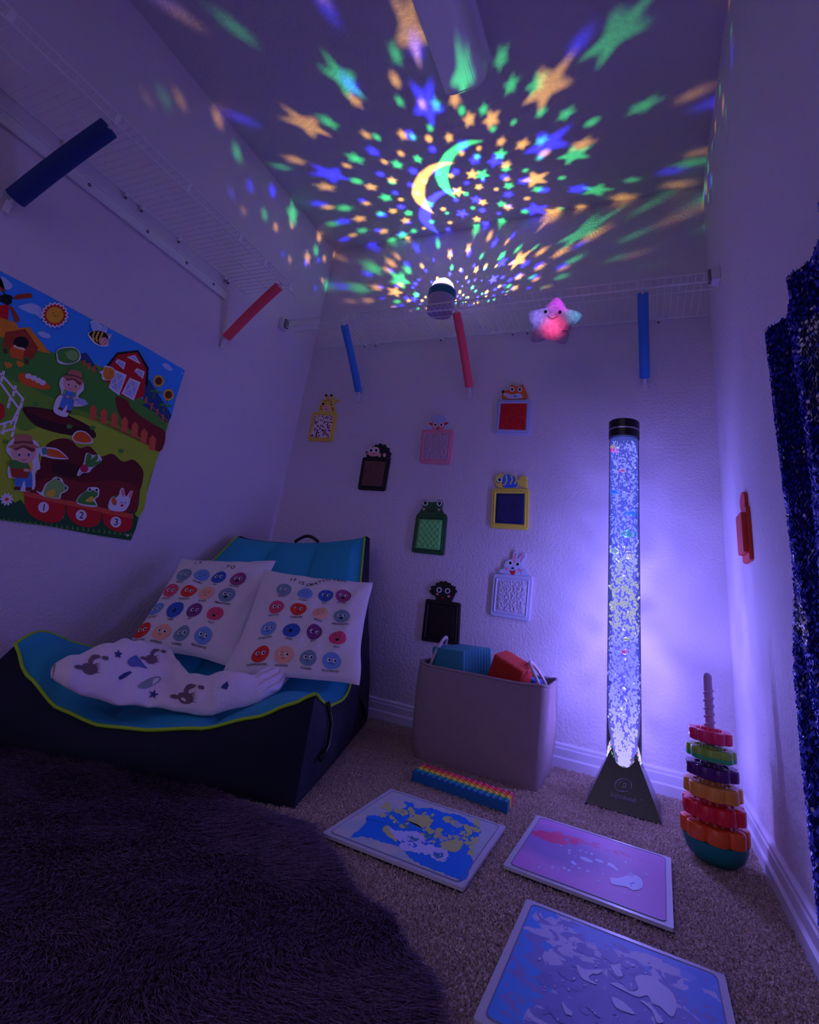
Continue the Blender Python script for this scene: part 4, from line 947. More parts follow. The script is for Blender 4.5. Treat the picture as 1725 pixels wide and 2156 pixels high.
rows = [row_front, row1, row2, row3, row4, row5]; knots = [0, .10, .27, .45, .72, 1.0]
def seat(s, tt, lift=0.0):
    i = 0
    while i < 4 and tt > knots[i+1]: i += 1
    k = (tt-knots[i])/(knots[i+1]-knots[i])
    P = [rows[max(0, i-1)](s), rows[i](s), rows[i+1](s), rows[min(5, i+2)](s)]
    q = .5*((2*P[1])+(P[2]-P[0])*k+(2*P[0]-5*P[1]+4*P[2]-P[3])*k*k+(3*P[1]-P[0]-3*P[2]+P[3])*k**3)
    # quilting: three padded columns and cross seams
    col = abs(math.sin(PI*3*s))**.45 if tt > .08 else 1; 
    rowq = min(abs(math.sin(PI*(tt-.08)/.23))**.35 if .08 < tt < 1.0 else 0, 1)
    e = min(1, 14*min(s, 1-s), 9*(1-tt)+.25) if tt > .0 else 0
    n = Vector((.27, -.72, .63)) if tt > .5 else Vector((0, -.1, 1)).lerp(Vector((.27, -.72, .63)), max(0, (tt-.3)/.2))
    q = q+n*(.030*col*(.55+.45*rowq)*e*min(1, tt*10)+lift)
    return q
t = thing('floor_lounger', 'navy and turquoise folding floor lounger with lime piping in the corner', 'lounge chair', (.45, -.75, 0))
b = MB(); b.grid(seat, 96, 110, teal); b.build('seat_pad', t, smooth=True)
BFR, BBR, BBL, BFL = Vector((1.0, -.955, 0)), Vector((.735, -.10, 0)), Vector((.06, -.10, 0)), Vector((.10, -1.29, 0))
def wall_(top, bot, out, bulge):
    def f(u, v):
        q = top(u).lerp(bot(u), v); k = noise.noise(q*6)*.012+noise.noise(q*15)*.005
        return q+out*(bulge*math.sin(PI*v)**.7+k*math.sin(PI*v))*min(1, math.sin(PI*u)*3.0)
    return f
b = MB()
b.grid(wall_(row_front, lambda u: BFR.lerp(BFL, u), -LV, .030), 60, 20, navy)
def redge(u): return seat(0, u)
b.grid(wall_(redge, lambda u: BFR.lerp(BBR, min(1, u*1.25)), LU, .022), 60, 20, navy)
def ledge(u): return seat(1, u)
b.grid(wall_(ledge, lambda u: BFL.lerp(BBL, u), -LU, .0), 60, 16, navy)
BK = Vector((.0, .045, 0))
def topb(u): return row5(u)
bk_top = lambda u: row5(u)+BK+Vector((.004, 0, 0))*(1-u)
b.grid(lambda u, v: topb(u).lerp(bk_top(u), v)+Vector((0, 0, .006*math.sin(PI*v))), 40, 5, navy)
b.grid(wall_(bk_top, lambda u: BBR.lerp(BBL, u), Vector((0, 1, 0)), .02), 40, 18, navy)
# right side of the backrest
def sidef(u, v): a = seat(0, .45+.55*u); c = BBR.lerp(row5(0)+BK, u**.9); q = a.lerp(c, v); return q+Vector((.8, .3, 0)).normalized()*.016*math.sin(PI*v)
b.grid(sidef, 24, 8, navy)
b.build('body', t, smooth=True)
b = MB()
pp = [row_front(i/40)+Vector((0, 0, .002))-LV*.004 for i in range(41)]; b.tube(pp, .0042, lime, 8)
b.tube([redge(i/40)+LU*.004 for i in range(41)], .0040, lime, 8); b.tube([ledge(i/40)-LU*.003 for i in range(41)], .004, lime, 8)
b.build('piping', t, smooth=True)
b = MB()
def strap(pts, wd, m, thick=.002):
    P = [Vector(p) for p in pts]
    for a, c in zip(P, P[1:]):
        d = (c-a).normalized(); s_ = wd
        b.add([a-s_, a+s_, c+s_, c-s_], [(0, 1, 2, 3)], m)
hc = row5(.47); hd = (BTL-BTR).normalized()
hp = [hc+hd*(-.055+.11*i/10)+Vector((0, .03, .026*math.sin(PI*i/10)+.012)) for i in range(11)]
b.tube(hp, .007, blackm, 8); b.build('carry_handle', t, smooth=True)
b = MB()
q0 = Vector((.985, -.86, .16)); 
b.tube([LP(.012, .13, .20), LP(.03, .14, .15), LP(.034, .12, .105), LP(.028, .07, .085)], .006, blackm, 6)
b.build('side_strap', t, smooth=True)

# pillows: slabs lying on the backrest
PA = LP(0, .45, .2); PT = (LP(0, .85, .69)-PA).normalized(); PN = Vector((.2776, -.7232, .6324))
cot = mat('white_pillow_cotton', (.90, .86, .88), .85, bump=(30, .25, .01))
faces_cols = dict(g=(.48, .58, .66), lb=(.45, .62, .86), b=(.20, .36, .74), m=(.62, .24, .50), pk=(.90, .30, .45), r=(.90, .20, .18), pe=(.98, .70, .58), pu=(.50, .22, .50))
def facemat(k): return mat('printed_face_'+k, faces_cols[k], .8)
def make_pillow(corn, lift, zcor, label, faces_px, title, fr0, tilt=0, seed=0, caption=True):
    q = PA+PN*lift
    K = [onpl(px, py, q+PN*dz, PN) for (px, py), dz in zip(corn, zcor)]
    cen = (K[0]+K[1]+K[2]+K[3])/4
    t = thing('printed_pillow', label, 'pillow', cen, 'feelings pillows on the lounger')
    n = (K[1]-K[0]).cross(K[3]-K[0]).normalized()
    if n.dot(PN) < 0: n = -n
    def base(s, v):
        e = .055*math.sin(PI*v)+.02*noise.noise(Vector((v*4, seed, 0))); f = .06*math.sin(PI*s)+.02*noise.noise(Vector((s*4, seed, 9)))   # edges draw in between the corners
        s2 = s+(.5-s)*e*1.1; v2 = v+(.5-v)*f*1.1
        return (K[0]*(1-s2)+K[1]*s2)*(1-v2)+(K[3]*(1-s2)+K[2]*s2)*v2
    def P(s, v, h=0, side=1):
        m_ = max(0, (16*s*(1-s)*v*(1-v)))**.42; wr_ = .006*noise.noise(Vector((s*9+v*3+seed, v*3, 2)))+.004*noise.noise(Vector((s*5+seed, v*5, 0)))+.0035*math.sin(9*(s*.9+v*.35)+seed)*noise.noise(Vector((s*3, v*2, 7+seed)))
        return base(s, v)+n*(side*(.034*m_)+wr_*m_*2+h)
    b = MB(); b.grid(lambda s, v: P(s, v), 60, 60, cot); b.grid(lambda s, v: P(s, v, 0, -1), 40, 40, cot)
    A0 = b
    def inv(px, py):                               # where on the pillow a printed mark sits
        s, v = .5, .5
        for _ in range(25):
            a = toscreen(P(s, v)); e1 = toscreen(P(s+.01, v)); e2 = toscreen(P(s, v+.01))
            j = [(e1[0]-a[0])*100, (e2[0]-a[0])*100, (e1[1]-a[1])*100, (e2[1]-a[1])*100]; dx, dy = px-a[0], py-a[1]; D = j[0]*j[3]-j[1]*j[2]
            ds, dv = (j[3]*dx-j[1]*dy)/D, (j[0]*dy-j[2]*dx)/D
            s = min(.98, max(.02, s+max(-.2, min(.2, ds)))); v = min(.98, max(.02, v+max(-.2, min(.2, dv))))
        return s, v
    wl_ = (K[1]-K[0]).length; hl = (K[3]-K[0]).length
    A = Art(lambda x, y, h: P(max(.01, min(.99, x/wl_)), max(.01, min(.99, y/hl)), h), .0014, .0002)
    for i, (zx, zy, k, word) in enumerate(faces_px):
        A.h = .0014; s, v = inv(260+zx*.31304, 1140+zy*.31311); x, y = s*wl_, v*hl; r = .0275
        A.ell(x, y, r*(1+.06*math.sin(i*3)), r*(1+.06*math.cos(i*2)), facemat(k), 0, 22)
        cl = i % 5 == 1
        if i in (9,): A.ell(x-.002, y+.002, .006, .008, blk)
        else:
            for d in (-1, 1):
                if cl: A.line([(x+d*.008-.004, y-.001), (x+d*.008, y+.001), (x+d*.008+.004, y-.001)], .0014, blk)
                else: A.ell(x+d*.0088, y-.002, .0060, .0068, wht, 0, 12); A.ell(x+d*.0088+.0014, y-.0015, .0034, .0042, blk, 0, 10)
                A.line([(x+d*.012, y-.010+(.002 if i % 2 else 0)), (x+d*.004, y-.010+(0 if i % 2 else .002))], .0013, blk)
            if i % 4 == 3 and i < 12: A.ell(x, y+.010, .006, .0045, blk, 0, 12)
            elif i == 15: A.line([(x-.010, y+.012), (x-.006, y+.008), (x-.002, y+.012), (x+.002, y+.008), (x+.006, y+.012), (x+.010, y+.009)], .0013, blk)
            else: A.line([(x-.006, y+.010+(.002 if i % 3 == 0 else 0)), (x, y+.010+(0 if i % 3 == 0 else .002)), (x+.006, y+.010+(.002 if i % 3 == 0 else 0))], .0013, blk)
        A.text(word, x, y+r+.0100, .0088, blk, off=.012)
    # curved title
    for ch, zx, zy, a in title:
        A.h = .0014; s, v = inv(260+zx*.31304, 1140+zy*.31311); A.text(ch, s*wl_, v*hl+.012, .0225, blk, a=a, off=.008)
    o0 = len(A0.v); A0.v += A.mb.v
    for f_, k_ in zip(A.mb.f, A.mb.m): A0.f.append(tuple(i_+o0 for i_ in f_)); A0.m.append(A0.mi(A.mb.mats[k_]))
    A0.build('cover', t, smooth=True)
rgt = [(1080, 325, 'g', 'BRAVE'), (1221, 348, 'lb', 'GRUMPY'), (1362, 368, 'b', 'SAD'), (1480, 368, 'm', 'EXCITED'), (1030, 443, 'pk', 'JEALOUS'), (1178, 457, 'r', 'SURPRISED'), (1323, 478, 'pe', 'BORED'), (1468, 502, 'g', 'EMBARRASSED'), (976, 587, 'lb', 'CONFUSED'), (1130, 597, 'b', 'TIRED'), (1285, 615, 'pu', 'SHY'), (1440, 645, 'pk', 'SILLY'), (920, 755, 'r', 'DISAPPOINTED'), (1080, 765, 'pe', 'WORRIED'), (1242, 782, 'g', 'SCARED'), (1402, 805, 'lb', 'FRUSTRATED')]
lft = [(408, 222, 'g', 'BRAVE'), (527, 225, 'lb', 'GRUMPY'), (640, 240, 'b', 'SAD'), (770, 252, 'm', 'EXCITED'), (320, 332, 'pk', 'JEALOUS'), (440, 335, 'r', 'SURPRISED'), (560, 347, 'pe', 'BORED'), (696, 358, 'g', 'EMBARRASSED'), (220, 455, 'lb', 'CONFUSED'), (348, 460, 'b', 'TIRED'), (478, 465, 'pu', 'SHY'), (617, 484, 'pk', 'SILLY'), (125, 598, 'r', 'DISAPPOINTED'), (256, 605, 'pe', 'WORRIED'), (390, 615, 'g', 'SCARED'), (537, 632, 'lb', 'FRUSTRATED')]
make_pillow([(383, 1176), (582, 1180), (492, 1405), (262, 1366)], .070, (0, 0, 0, 0), 'white pillow printed with coloured feeling faces, the left one against the wall', lft, [('I', 488, 142, 0), ('T', 520, 140, 0), ('T', 705, 164, .1), ('O', 738, 168, .1)], 0, seed=3)
make_pillow([(556, 1199), (786, 1226), (757, 1443), (464, 1428)], .120, (0, 0, 0, 0), 'white pillow printed with coloured feeling faces, the right front one', rgt, [('I', 1128, 252, .1), ('T', 1152, 256, .15), ('I', 1186, 270, .15), ('S', 1208, 276, .1), ('O', 1248, 288, -.1), ('K', 1276, 286, -.2), ('A', 1302, 278, -.3), ('Y', 1328, 268, -.4), ('T', 1356, 262, -.5), ('O', 1384, 256, -.3), ('F', 1425, 254, .0), ('E', 1450, 256, .05), ('E', 1474, 260, .05), ('L', 1496, 266, .05)], 0, seed=8)

# blanket draped over the seat
blk_m = mat('white_plush_blanket', (.90, .84, .88), .95, sheen=.4, bump=(60, .4, .006))
upper = [(108, 1408, .21), (140, 1388, .23), (200, 1368, .25), (250, 1357, .26), (300, 1357, .25), (340, 1364, .235), (362, 1392, .215), (395, 1424, .20), (440, 1432, .20), (500, 1430, .21), (550, 1424, .215), (590, 1412, .22), (613, 1413, .22)]
lower = [(110, 1428, .20), (140, 1447, .19), (190, 1468, .165), (240, 1482, .15), (290, 1484, .145), (330, 1488, .14), (370, 1496, .135), (410, 1504, .13), (450, 1503, .135), (500, 1488, .15), (548, 1474, .165), (590, 1448, .19), (614, 1420, .21)]
def bl(tab, a):
    k = a*(len(tab)-1); i = min(int(k), len(tab)-2); f = k-i
    A0, A1 = (on(q[0], q[1], 2, q[2]) for q in (tab[i], tab[i+1])); return A0.lerp(A1, f)
def blank(a, th):
    L_, U_ = bl(lower, a), bl(upper, a); c = (L_+U_)/2; r = (U_-L_)/2; e = min(1, (6*min(a, 1-a)+.15))**.5
    z = math.sin(th); zz = (.028*z if z > 0 else .022*z)*e
    q = c+r*math.cos(th)+Vector((0, 0, zz))
    k = .008*abs(math.sin(q.x*14+q.y*34+2*noise.noise(Vector((q.x*5, q.y*5, 1)))))+.010*noise.noise(Vector((q.x*9, q.y*9, 2)))+.006*noise.noise(Vector((q.x*22, q.y*22, 5)))+.006*math.sin(q.x*30+6*q.y)+(.007*math.sin(th*9+a*30) if a > .82 else 0)
    return q+Vector((0, 0, k*(1 if z >= 0 else .3)))
t = thing('blanket', 'white plush blanket with stars and animal prints crumpled on the lounger seat', 'blanket', (.42, -.9, .17))
b = MB(); NA_, NT_ = 90, 40
vs = [blank(i/NA_, 2*PI*j/NT_) for i in range(NA_+1) for j in range(NT_)]
fs = [(i*NT_+j, i*NT_+(j+1) % NT_, (i+1)*NT_+(j+1) % NT_, (i+1)*NT_+j) for i in range(NA_) for j in range(NT_)]+[tuple(range(NT_)), tuple(NA_*NT_+j for j in range(NT_))]
b.add(vs, fs, blk_m)
# rolled ends
CL = b
Z7b = lambda x, y: (80+x*.32464, 1320+y*.3245)
def binv(px, py):
    a, th = .5, 1.6
    for _ in range(40):
        s0 = toscreen(blank(a, th)); e1 = toscreen(blank(min(1, a+.01), th)); e2 = toscreen(blank(a, th+.02))
        j = [(e1[0]-s0[0])*100, (e2[0]-s0[0])*50, (e1[1]-s0[1])*100, (e2[1]-s0[1])*50]; D = j[0]*j[3]-j[1]*j[2] or 1; dx, dy = px-s0[0], py-s0[1]
        a = min(.97, max(.03, a+max(-.1, min(.1, (j[3]*dx-j[1]*dy)/D)))); th = min(3.0, max(.1, th+max(-.3, min(.3, (j[0]*dy-j[2]*dx)/D))))
    return a, th
fur = mat('print_brown_animal', (.45, .36, .40), .95); bstar = mat('print_blue_star', (.22, .26, .50), .95); sea = mat('print_sage', (.55, .62, .64), .95)
b = CL
def bprint(pts, m, h):
    vs = []
    for x, y in pts:
        a, th = binv(*Z7b(x, y)); q = blank(a, th); vs.append(q+(CAM-q).normalized()*0+Vector((.0, -.0012, .0022+h)))
    b.add(vs, [tuple(range(len(vs)))], m)
bprint(starpts(522, 182, 30, 14, .1), bstar, 0); bprint(starpts(750, 442, 36, 13, .3), bstar, 0)
bprint([(525, 330), (560, 305), (595, 292), (612, 300), (590, 318), (555, 340), (530, 350)], bstar, 0)
bprint([(1185, 400), (1205, 375), (1230, 358), (1238, 385), (1225, 412), (1205, 405)], bstar, 0)
bprint(smoothpoly([(590, 215), (630, 190), (650, 200), (690, 250), (710, 275), (660, 262), (610, 262), (585, 240)]), mat('print_blue_patch', (.36, .42, .68), .95), 0)
for cx, cy, s in ((345, 270, 1.0), (965, 460, 1.0), (745, 210, .75)):
    bprint(smoothpoly([(cx-55*s, cy-20*s), (cx-10*s, cy-30*s), (cx+30*s, cy-15*s), (cx+40*s, cy+25*s), (cx, cy+45*s), (cx-45*s, cy+30*s)]), fur, 0)
    for i in range(6):
        a = -.6+i*.42; bprint([(cx+20*s, cy+(i*9-22)*s), (cx+(68+8*math.sin(i*3))*s, cy+(i*15-38)*s), (cx+22*s, cy+(i*9-14)*s)], fur, .0002)
    bprint(smoothpoly([(cx-20*s, cy-40*s), (cx+10*s, cy-82*s), (cx+60*s, cy-78*s), (cx+45*s, cy-62*s), (cx+15*s, cy-50*s), (cx+5*s, cy-20*s)]), fur, .0003); bprint(smoothpoly([(cx+75*s, cy-75*s), (cx+110*s, cy-70*s), (cx+108*s, cy-50*s), (cx+78*s, cy-56*s)]), fur, .0003); bprint(smoothpoly([(cx-110*s, cy-5*s), (cx-80*s, cy-18*s), (cx-50*s, cy), (cx-70*s, cy+12*s)]), fur, .0003)
bprint(smoothpoly([(650, 390), (700, 350), (770, 325), (800, 340), (760, 375), (700, 405)]), sea, 0)
b.build('cloth', t, smooth=True)

# ------------------------------------------------------------------ shaggy rug
rugf = fibre('shag_fibre', (.66, .56, .68), .45)
rugm = mat('mauve_shag', (.66, .54, .74), .95, sheen=.2)
def rughh(x, y): return .012+.010*(noise.noise(Vector((x*5, y*5, 0)))+.5*noise.noise(Vector((x*13, y*13, 0))))
t = thing('shag_rug', 'dark mauve shaggy rug on the carpet in front of the lounger', 'rug', (.8, -1.6, 0))
b = MB()
cx, cy = .8, -1.6
NR_ = 26; n = len(edge); vs = []
for j in range(NR_+1):
    k = (1-j/NR_)
    for x, y in edge: X, Y = cx+(x-cx)*k, cy+(y-cy)*k; vs.append((X, Y, (rughh(X, Y)+.004) if j > 0 else .001))
fs = [(j*n+i, j*n+(i+1) % n, (j+1)*n+(i+1) % n, (j+1)*n+i) for j in range(NR_) for i in range(n)]
b.add(vs, fs, rugm); b.build('backing', t, smooth=True)
def comb(x, y):
    a = 5.6+1.3*noise.noise(Vector((x*3.3, y*3.3, 4)))+.8*noise.noise(Vector((x*9, y*9, 8))); return 1.5*math.cos(a), 1.5*math.sin(a)
def hf(x, y): return rughh(x, y) if inrug(x, y) else None
tf = tufts('shag_pile', 230000, (.05, 1.51, -1.80, -1.03), .013, .024, .0012, rugf, t, lean=.34, comb=comb, hfun=hf, seg=2)
tag(tf, kind='stuff')

# ------------------------------------------------------------------ fabric basket with foam blocks
lin = mat('greige_woven_linen', (.66, .58, .60), .9, bump=(1, .9, .003, 2, 'noise', (900, 900, 60)))
Bx0, Bx1, By0, By1, BH = 1.035, 1.44, -.365, -.095, .282
t = thing('storage_basket', 'beige woven fabric storage basket with two rope handles holding foam blocks', 'basket', ((Bx0+Bx1)/2, (By0+By1)/2, 0))
def bask(a, z, off=0):
    # rounded rectangle section, slightly wider at the top, soft belly
    k = z/BH; hx = (Bx1-Bx0)/2+.004+.020*k*.6; hy = (By1-By0)/2+.006*k; bx = (Bx0+Bx1)/2; by = (By0+By1)/2
    c, s_ = math.cos(a), math.sin(a); p_ = .22
    x = hx*math.copysign(abs(c)**p_, c); y = hy*math.copysign(abs(s_)**p_, s_)
    bulge = .008*math.sin(PI*k)+.0035*noise.noise(Vector((a*1.7, k*2.5, 0)))
    l = math.hypot(x, y); zt = z+(.010*noise.noise(Vector((a, 0, 3))) if k > .95 else 0)
    kk = 1+(bulge+off)/l
    if k < .12: kk -= (.12-k)*.22
    return Vector((bx+x*kk, by+y*kk, zt))
b = MB(); n = 96; zs = [0, .006, .015, .03, .06, .1, .14, .18, .22, .25, .272, BH]
angs = [2*PI*(i+.25*math.sin(4*PI*i/n*1)*0)/n for i in range(n)]
vs = [bask(a, z) for z in zs for a in angs]+[bask(a, z, -.006) for z in reversed(zs) for a in angs]
fs = [(j*n+i, j*n+(i+1) % n, (j+1)*n+(i+1) % n, (j+1)*n+i) for j in range(2*len(zs)-1) for i in range(n)]+[tuple(reversed(range(n)))]
b.add(vs, fs, lin); b.add([bask(a, .01, -.006) for a in angs], [tuple(range(n))], lin); b.build('body', t, smooth=True)
rope = mat('cotton_rope', (.80, .74, .78), .85, bump=(300, .6, .002))
b = MB(); b.tube([bask(a, BH, -.003)+Vector((0, 0, .001)) for a in angs], .0048, lin, 8, closed=True); b.build('rolled_rim', t, smooth=True)
by = (By0+By1)/2
def handle(xb, lean, ztop, yw):
    b = MB(); L = []
    for i in range(21):
        a = PI*i/20; L.append(Vector((xb+lean*math.sin(a), by-.01+yw*math.cos(a), BH-.03+(ztop)*math.sin(a)**.8)))
    b.tube(L, .0058, rope, 8); b.build('handle', t, smooth=True)
handle(Bx0+.002, .035, .115, .045); handle(Bx1-.006, -.055, .085, .055)
# foam blocks inside
def ribbed(name, c, dim, rot, m, label, ribs, ax, r=.012, amp=.0022, grp='foam blocks in the basket'):
    # box with rounded edges, ribs running round the ax direction
    b = MB(); nx, nr = ribs*8, 48; vs = []; hx, hy, hz = [d/2 for d in dim]
    for i in range(nx+1):
        x = -hx+2*hx*i/nx; e = min(1, (hx-abs(x))/r); sh = (1-(1-e)**2)**.5
        g_ = amp*(abs(math.sin(PI*ribs*i/nx))-1)
        for k in range(nr):
            a = 2*PI*k/nr; c_, s_ = math.cos(a), math.sin(a); p_ = .18
            y = math.copysign(abs(c_)**p_, c_)*(hy-r*.6*(1-sh)+g_); z = math.copysign(abs(s_)**p_, s_)*(hz-r*.6*(1-sh)+g_)
            vs.append(Vector((x, y, z)))
    perm = {'x': lambda v: v, 'y': lambda v: Vector((v.y, v.x, v.z))}[ax]
    vs = [Vector(c)+rot @ perm(v) for v in vs]
    fs = [(i*nr+k, i*nr+(k+1) % nr, (i+1)*nr+(k+1) % nr, (i+1)*nr+k) for i in range(nx) for k in range(nr)]+[tuple(range(nr)), tuple(nx*nr+k for k in range(nr))]
    b.add(vs, fs, m); return tag(b.build(name, loc=c, smooth=True), label, 'foam block', grp)
fteal = mat('teal_ribbed_foam', (.22, .58, .66), .7); forng = mat('orange_ribbed_foam', (.82, .22, .14), .65); fblu = mat('blue_foam_block', (.22, .45, .78), .7)
R3 = lambda x, y, z: (Matrix.Rotation(z, 3, 'Z') @ Matrix.Rotation(y, 3, 'Y') @ Matrix.Rotation(x, 3, 'X'))
def endribbed(c, dim, rot, m, label, ribs=10):
    hx, hy, hz = [d/2 for d in dim]; b = MB(); pl = []
    n_ = ribs*8
    for i in range(n_+1): y = -hy+2*hy*i/n_; e_ = .004*(1 if i in (0, n_) else 0); pl.append((hx-.004+.004*abs(math.sin(PI*ribs*i/n_))**.7-e_, y))
    for i in range(n_+1): y = hy-2*hy*i/n_; pl.append((-hx+.004-.004*abs(math.sin(PI*ribs*i/n_))**.7, y))
    n_ = len(pl); vs = []
    for z, k in ((-hz, .96), (-hz+.006, 1), (hz-.006, 1), (hz-.001, .985), (hz, .95)):
        for x, y in pl: vs.append(Vector(c)+rot @ Vector((x*k, y*k, z)))
    fs = [(j*n_+i, j*n_+(i+1) % n_, (j+1)*n_+(i+1) % n_, (j+1)*n_+i) for j in range(4) for i in range(n_)]+[tuple(range(n_)), tuple(4*n_+i for i in range(n_))]
    b.add(vs, fs, m); return tag(b.build('foam_block', loc=c, autosmooth=.7), label, 'foam block', 'foam blocks in the basket')
endribbed((1.140, -.225, .258), (.150, .155, .17), R3(.10, -.06, -.42), fteal, 'teal foam block with ribbed end sticking out of the basket')
ribbed('foam_block', (1.312, -.245, .272), (.115, .10, .14), R3(.15, .32, -.20), forng, 'orange ribbed foam block leaning in the basket', 15, 'x', amp=.0045)
ribbed('foam_block', (1.385, -.150, .225), (.06, .06, .11), R3(0, .1, .2), fblu, 'blue foam block low behind the orange one in the basket', 2, 'x', amp=.0)


# ------------------------------------------------------------------ rainbow pop-bubble bar
t = thing('pop_fidget_bar', 'rainbow silicone bubble-popping bar lying in front of the basket', 'fidget toy', (1.26, -.535, 0))
p0, p1, p2, p3 = (on(897, 1607, 2, .042), on(1083, 1670, 2, .042), on(1068, 1692, 2, .042), on(862, 1622, 2, .042))
rb_c = [mat('pop_pink', (.92, .20, .42), .35), mat('pop_orange', (.95, .48, .15), .35), mat('pop_yellow', (.96, .80, .22), .35), mat('pop_green', (.12, .66, .50), .35), mat('pop_blue', (.02, .42, .66), .35)]
X0, X1, Y0, Y1 = 1.124, 1.402, -.488, -.580; ZB, ZT = .004, .026
def popp(u, v, z): return Vector((X0+(X1-X0)*u+.003*v, Y0+(Y1-Y0)*v-.022*(u-.5), z))
for r_ in range(5):
    b = MB(); v0, v1 = r_/5, (r_+1)/5; vs = []
    for z in (ZB, ZT): vs += [popp(0, v0, z), popp(1, v0, z), popp(1, v1, z), popp(0, v1, z)]
    b.add(vs, [(0, 1, 2, 3), (4, 7, 6, 5), (0, 4, 5, 1), (1, 5, 6, 2), (2, 6, 7, 3), (3, 7, 4, 0)], rb_c[r_])
    st = b.build('colour_strip', t); st['label'] = ['pink', 'orange', 'yellow', 'green', 'blue'][r_]+' strip'
    b = MB()
    for i in range(16):
        q = popp((i+.5)/16, (v0+v1)/2, ZT); b.ball(q, (.0066, .0072, .0050), rb_c[r_], 12, 8)
        if r_ > 2: b.tube([q+Vector((.0075*math.cos(a), .0092*math.sin(a), .0008)) for a in (2*PI*k/12 for k in range(12))], .0008, rb_c[r_], 5, closed=True)
    bb = b.build('bubble_row', st, smooth=True); bb['kind'] = 'stuff'

# ------------------------------------------------------------------ liquid floor tiles
def liquid(name, base, layers):
    m = mat(name, base, .55, spec=.25); nt = m.node_tree; pb_ = nt.nodes['Principled BSDF']
    tc = N(m, 'ShaderNodeTexCoord'); cur = None
    rgb = N(m, 'ShaderNodeRGB'); rgb.outputs[0].default_value = (*s2l(base), 1); cur = rgb.outputs[0]
    for (scale, det, dist, cen, rad, thr, col, wgt, soft, seed) in layers:
        nz = N(m, 'ShaderNodeTexNoise'); nz.inputs['Scale'].default_value = scale; nz.inputs['Detail'].default_value = det; nz.inputs['Distortion'].default_value = dist
        mp = N(m, 'ShaderNodeMapping'); mp.inputs['Location'].default_value = (seed, seed*1.7, 0); nt.links.new(tc.outputs['Object'], mp.inputs[0]); nt.links.new(mp.outputs[0], nz.inputs[0])
        sb = N(m, 'ShaderNodeMapping'); sb.inputs['Location'].default_value = (-cen[0]/rad[0], -cen[1]/rad[1], 0); sb.inputs['Scale'].default_value = (1/rad[0], 1/rad[1], 0)
        nt.links.new(tc.outputs['Object'], sb.inputs[0]); ln = N(m, 'ShaderNodeVectorMath'); ln.operation = 'LENGTH'; nt.links.new(sb.outputs[0], ln.inputs[0])
        ma = N(m, 'ShaderNodeMath'); ma.operation = 'MULTIPLY_ADD'; ma.inputs[1].default_value = -wgt; nt.links.new(ln.outputs['Value'], ma.inputs[0]); nt.links.new(nz.outputs[0], ma.inputs[2])
        mr = N(m, 'ShaderNodeMapRange'); mr.inputs[1].default_value = thr; mr.inputs[2].default_value = thr+soft; nt.links.new(ma.outputs[0], mr.inputs[0])
        mx = N(m, 'ShaderNodeMix'); mx.data_type = 'RGBA'; nt.links.new(mr.outputs[0], mx.inputs[0]); nt.links.new(cur, mx.inputs[6]); mx.inputs[7].default_value = (*s2l(col), 1); cur = mx.outputs[2]
    nt.links.new(cur, pb_.inputs['Base Color']); return m
tilefr = mat('tile_vinyl_edge', (.80, .80, .84), .35)
def ftile(cx, cy, hw, hh, rot, m, label, paint=None):
    t = thing('liquid_floor_tile', label, 'floor tile', (cx, cy, 0), 'liquid sensory floor tiles on the carpet')
    R_ = Matrix.Rotation(rot, 3, 'Z'); f = lambda x, y, z: Vector((cx, cy, z))+R_ @ Vector((x, y, 0))
    b = MB(); A = Art(lambda x, y, h: f(x, y, h)); out = rrect([(-hw, hh), (hw, hh), (hw, -hh), (-hw, -hh)], .004)
    A.slab(out, tilefr, .0075, .0135); A.mb.build('edge_frame', t)
    A = Art(lambda x, y, h: f(x, y, h)); A.slab(rrect([(-hw+.003, hh-.003), (hw-.003, hh-.003), (hw-.003, -hh+.003), (-hw+.003, -hh+.003)], .004), mat('tile_rubber', (.05, .05, .06), .8), .0045, .0075); A.mb.build('rubber_backing', t)
    iw, ih = hw-.012, hh-.012
    A = Art(lambda x, y, h: f(x, y, h), .0136); A.slab(rrect([(-iw, ih), (iw, ih), (iw, -ih), (-iw, -ih)], .012), m, .0133, .0141)
    if paint:
        A.fn = lambda px, py, h: (lambda q: Vector((q.x, q.y, h)))(on(px, py, 2, .0142)); A.h = .0142; A.dh = .000015; paint(A)
    o = A.mb.build('liquid_window', t)
    q = rrect([(-iw, ih), (iw, ih), (iw, -ih), (-iw, -ih)], .012); b = MB(); b.tube([f(x, y, .0139) for x, y in q], .0011, mat('tile_seam', (.45, .48, .62), .4), 6, closed=True); b.build('seam', t)
Lyb = liquid('beige_liquid', (.80, .80, .78), [(20, 4, .6, (0, 0), (.2, .2), .30, (.72, .78, .80), .2, .05, 3)])
Lpk = liquid('pink_liquid', (.82, .56, .84), [
    (4, 2, .4, (-.05, .02), (.13, .10), .02, (.62, .50, .78), .40, .3, 2),
    (16, 3, 1.2, (-.088, .060), (.060, .035), .15, (.90, .25, .50), .42, .06, 9),
    (24, 3, 1.0, (-.01, .085), (.08, .02), .26, (.88, .35, .58), .35, .06, 4)])
Lbl = liquid('pale_blue_liquid', (.80, .80, .97), [
    (13, 4, .8, (-.145, .0), (.05, .2), .27, (.30, .62, .98), .22, .02, 2),
    (13, 4, 1.0, (.06, .15), (.15, .05), .29, (.50, .64, .98), .22, .02, 8),
    (16, 4, 1.0, (.14, .02), (.05, .13), .31, (.42, .60, .96), .22, .02, 12),
    (24, 3, 1.6, (.01, -.03), (.12, .11), .27, (.52, .54, .86), .2, .02, 3)])
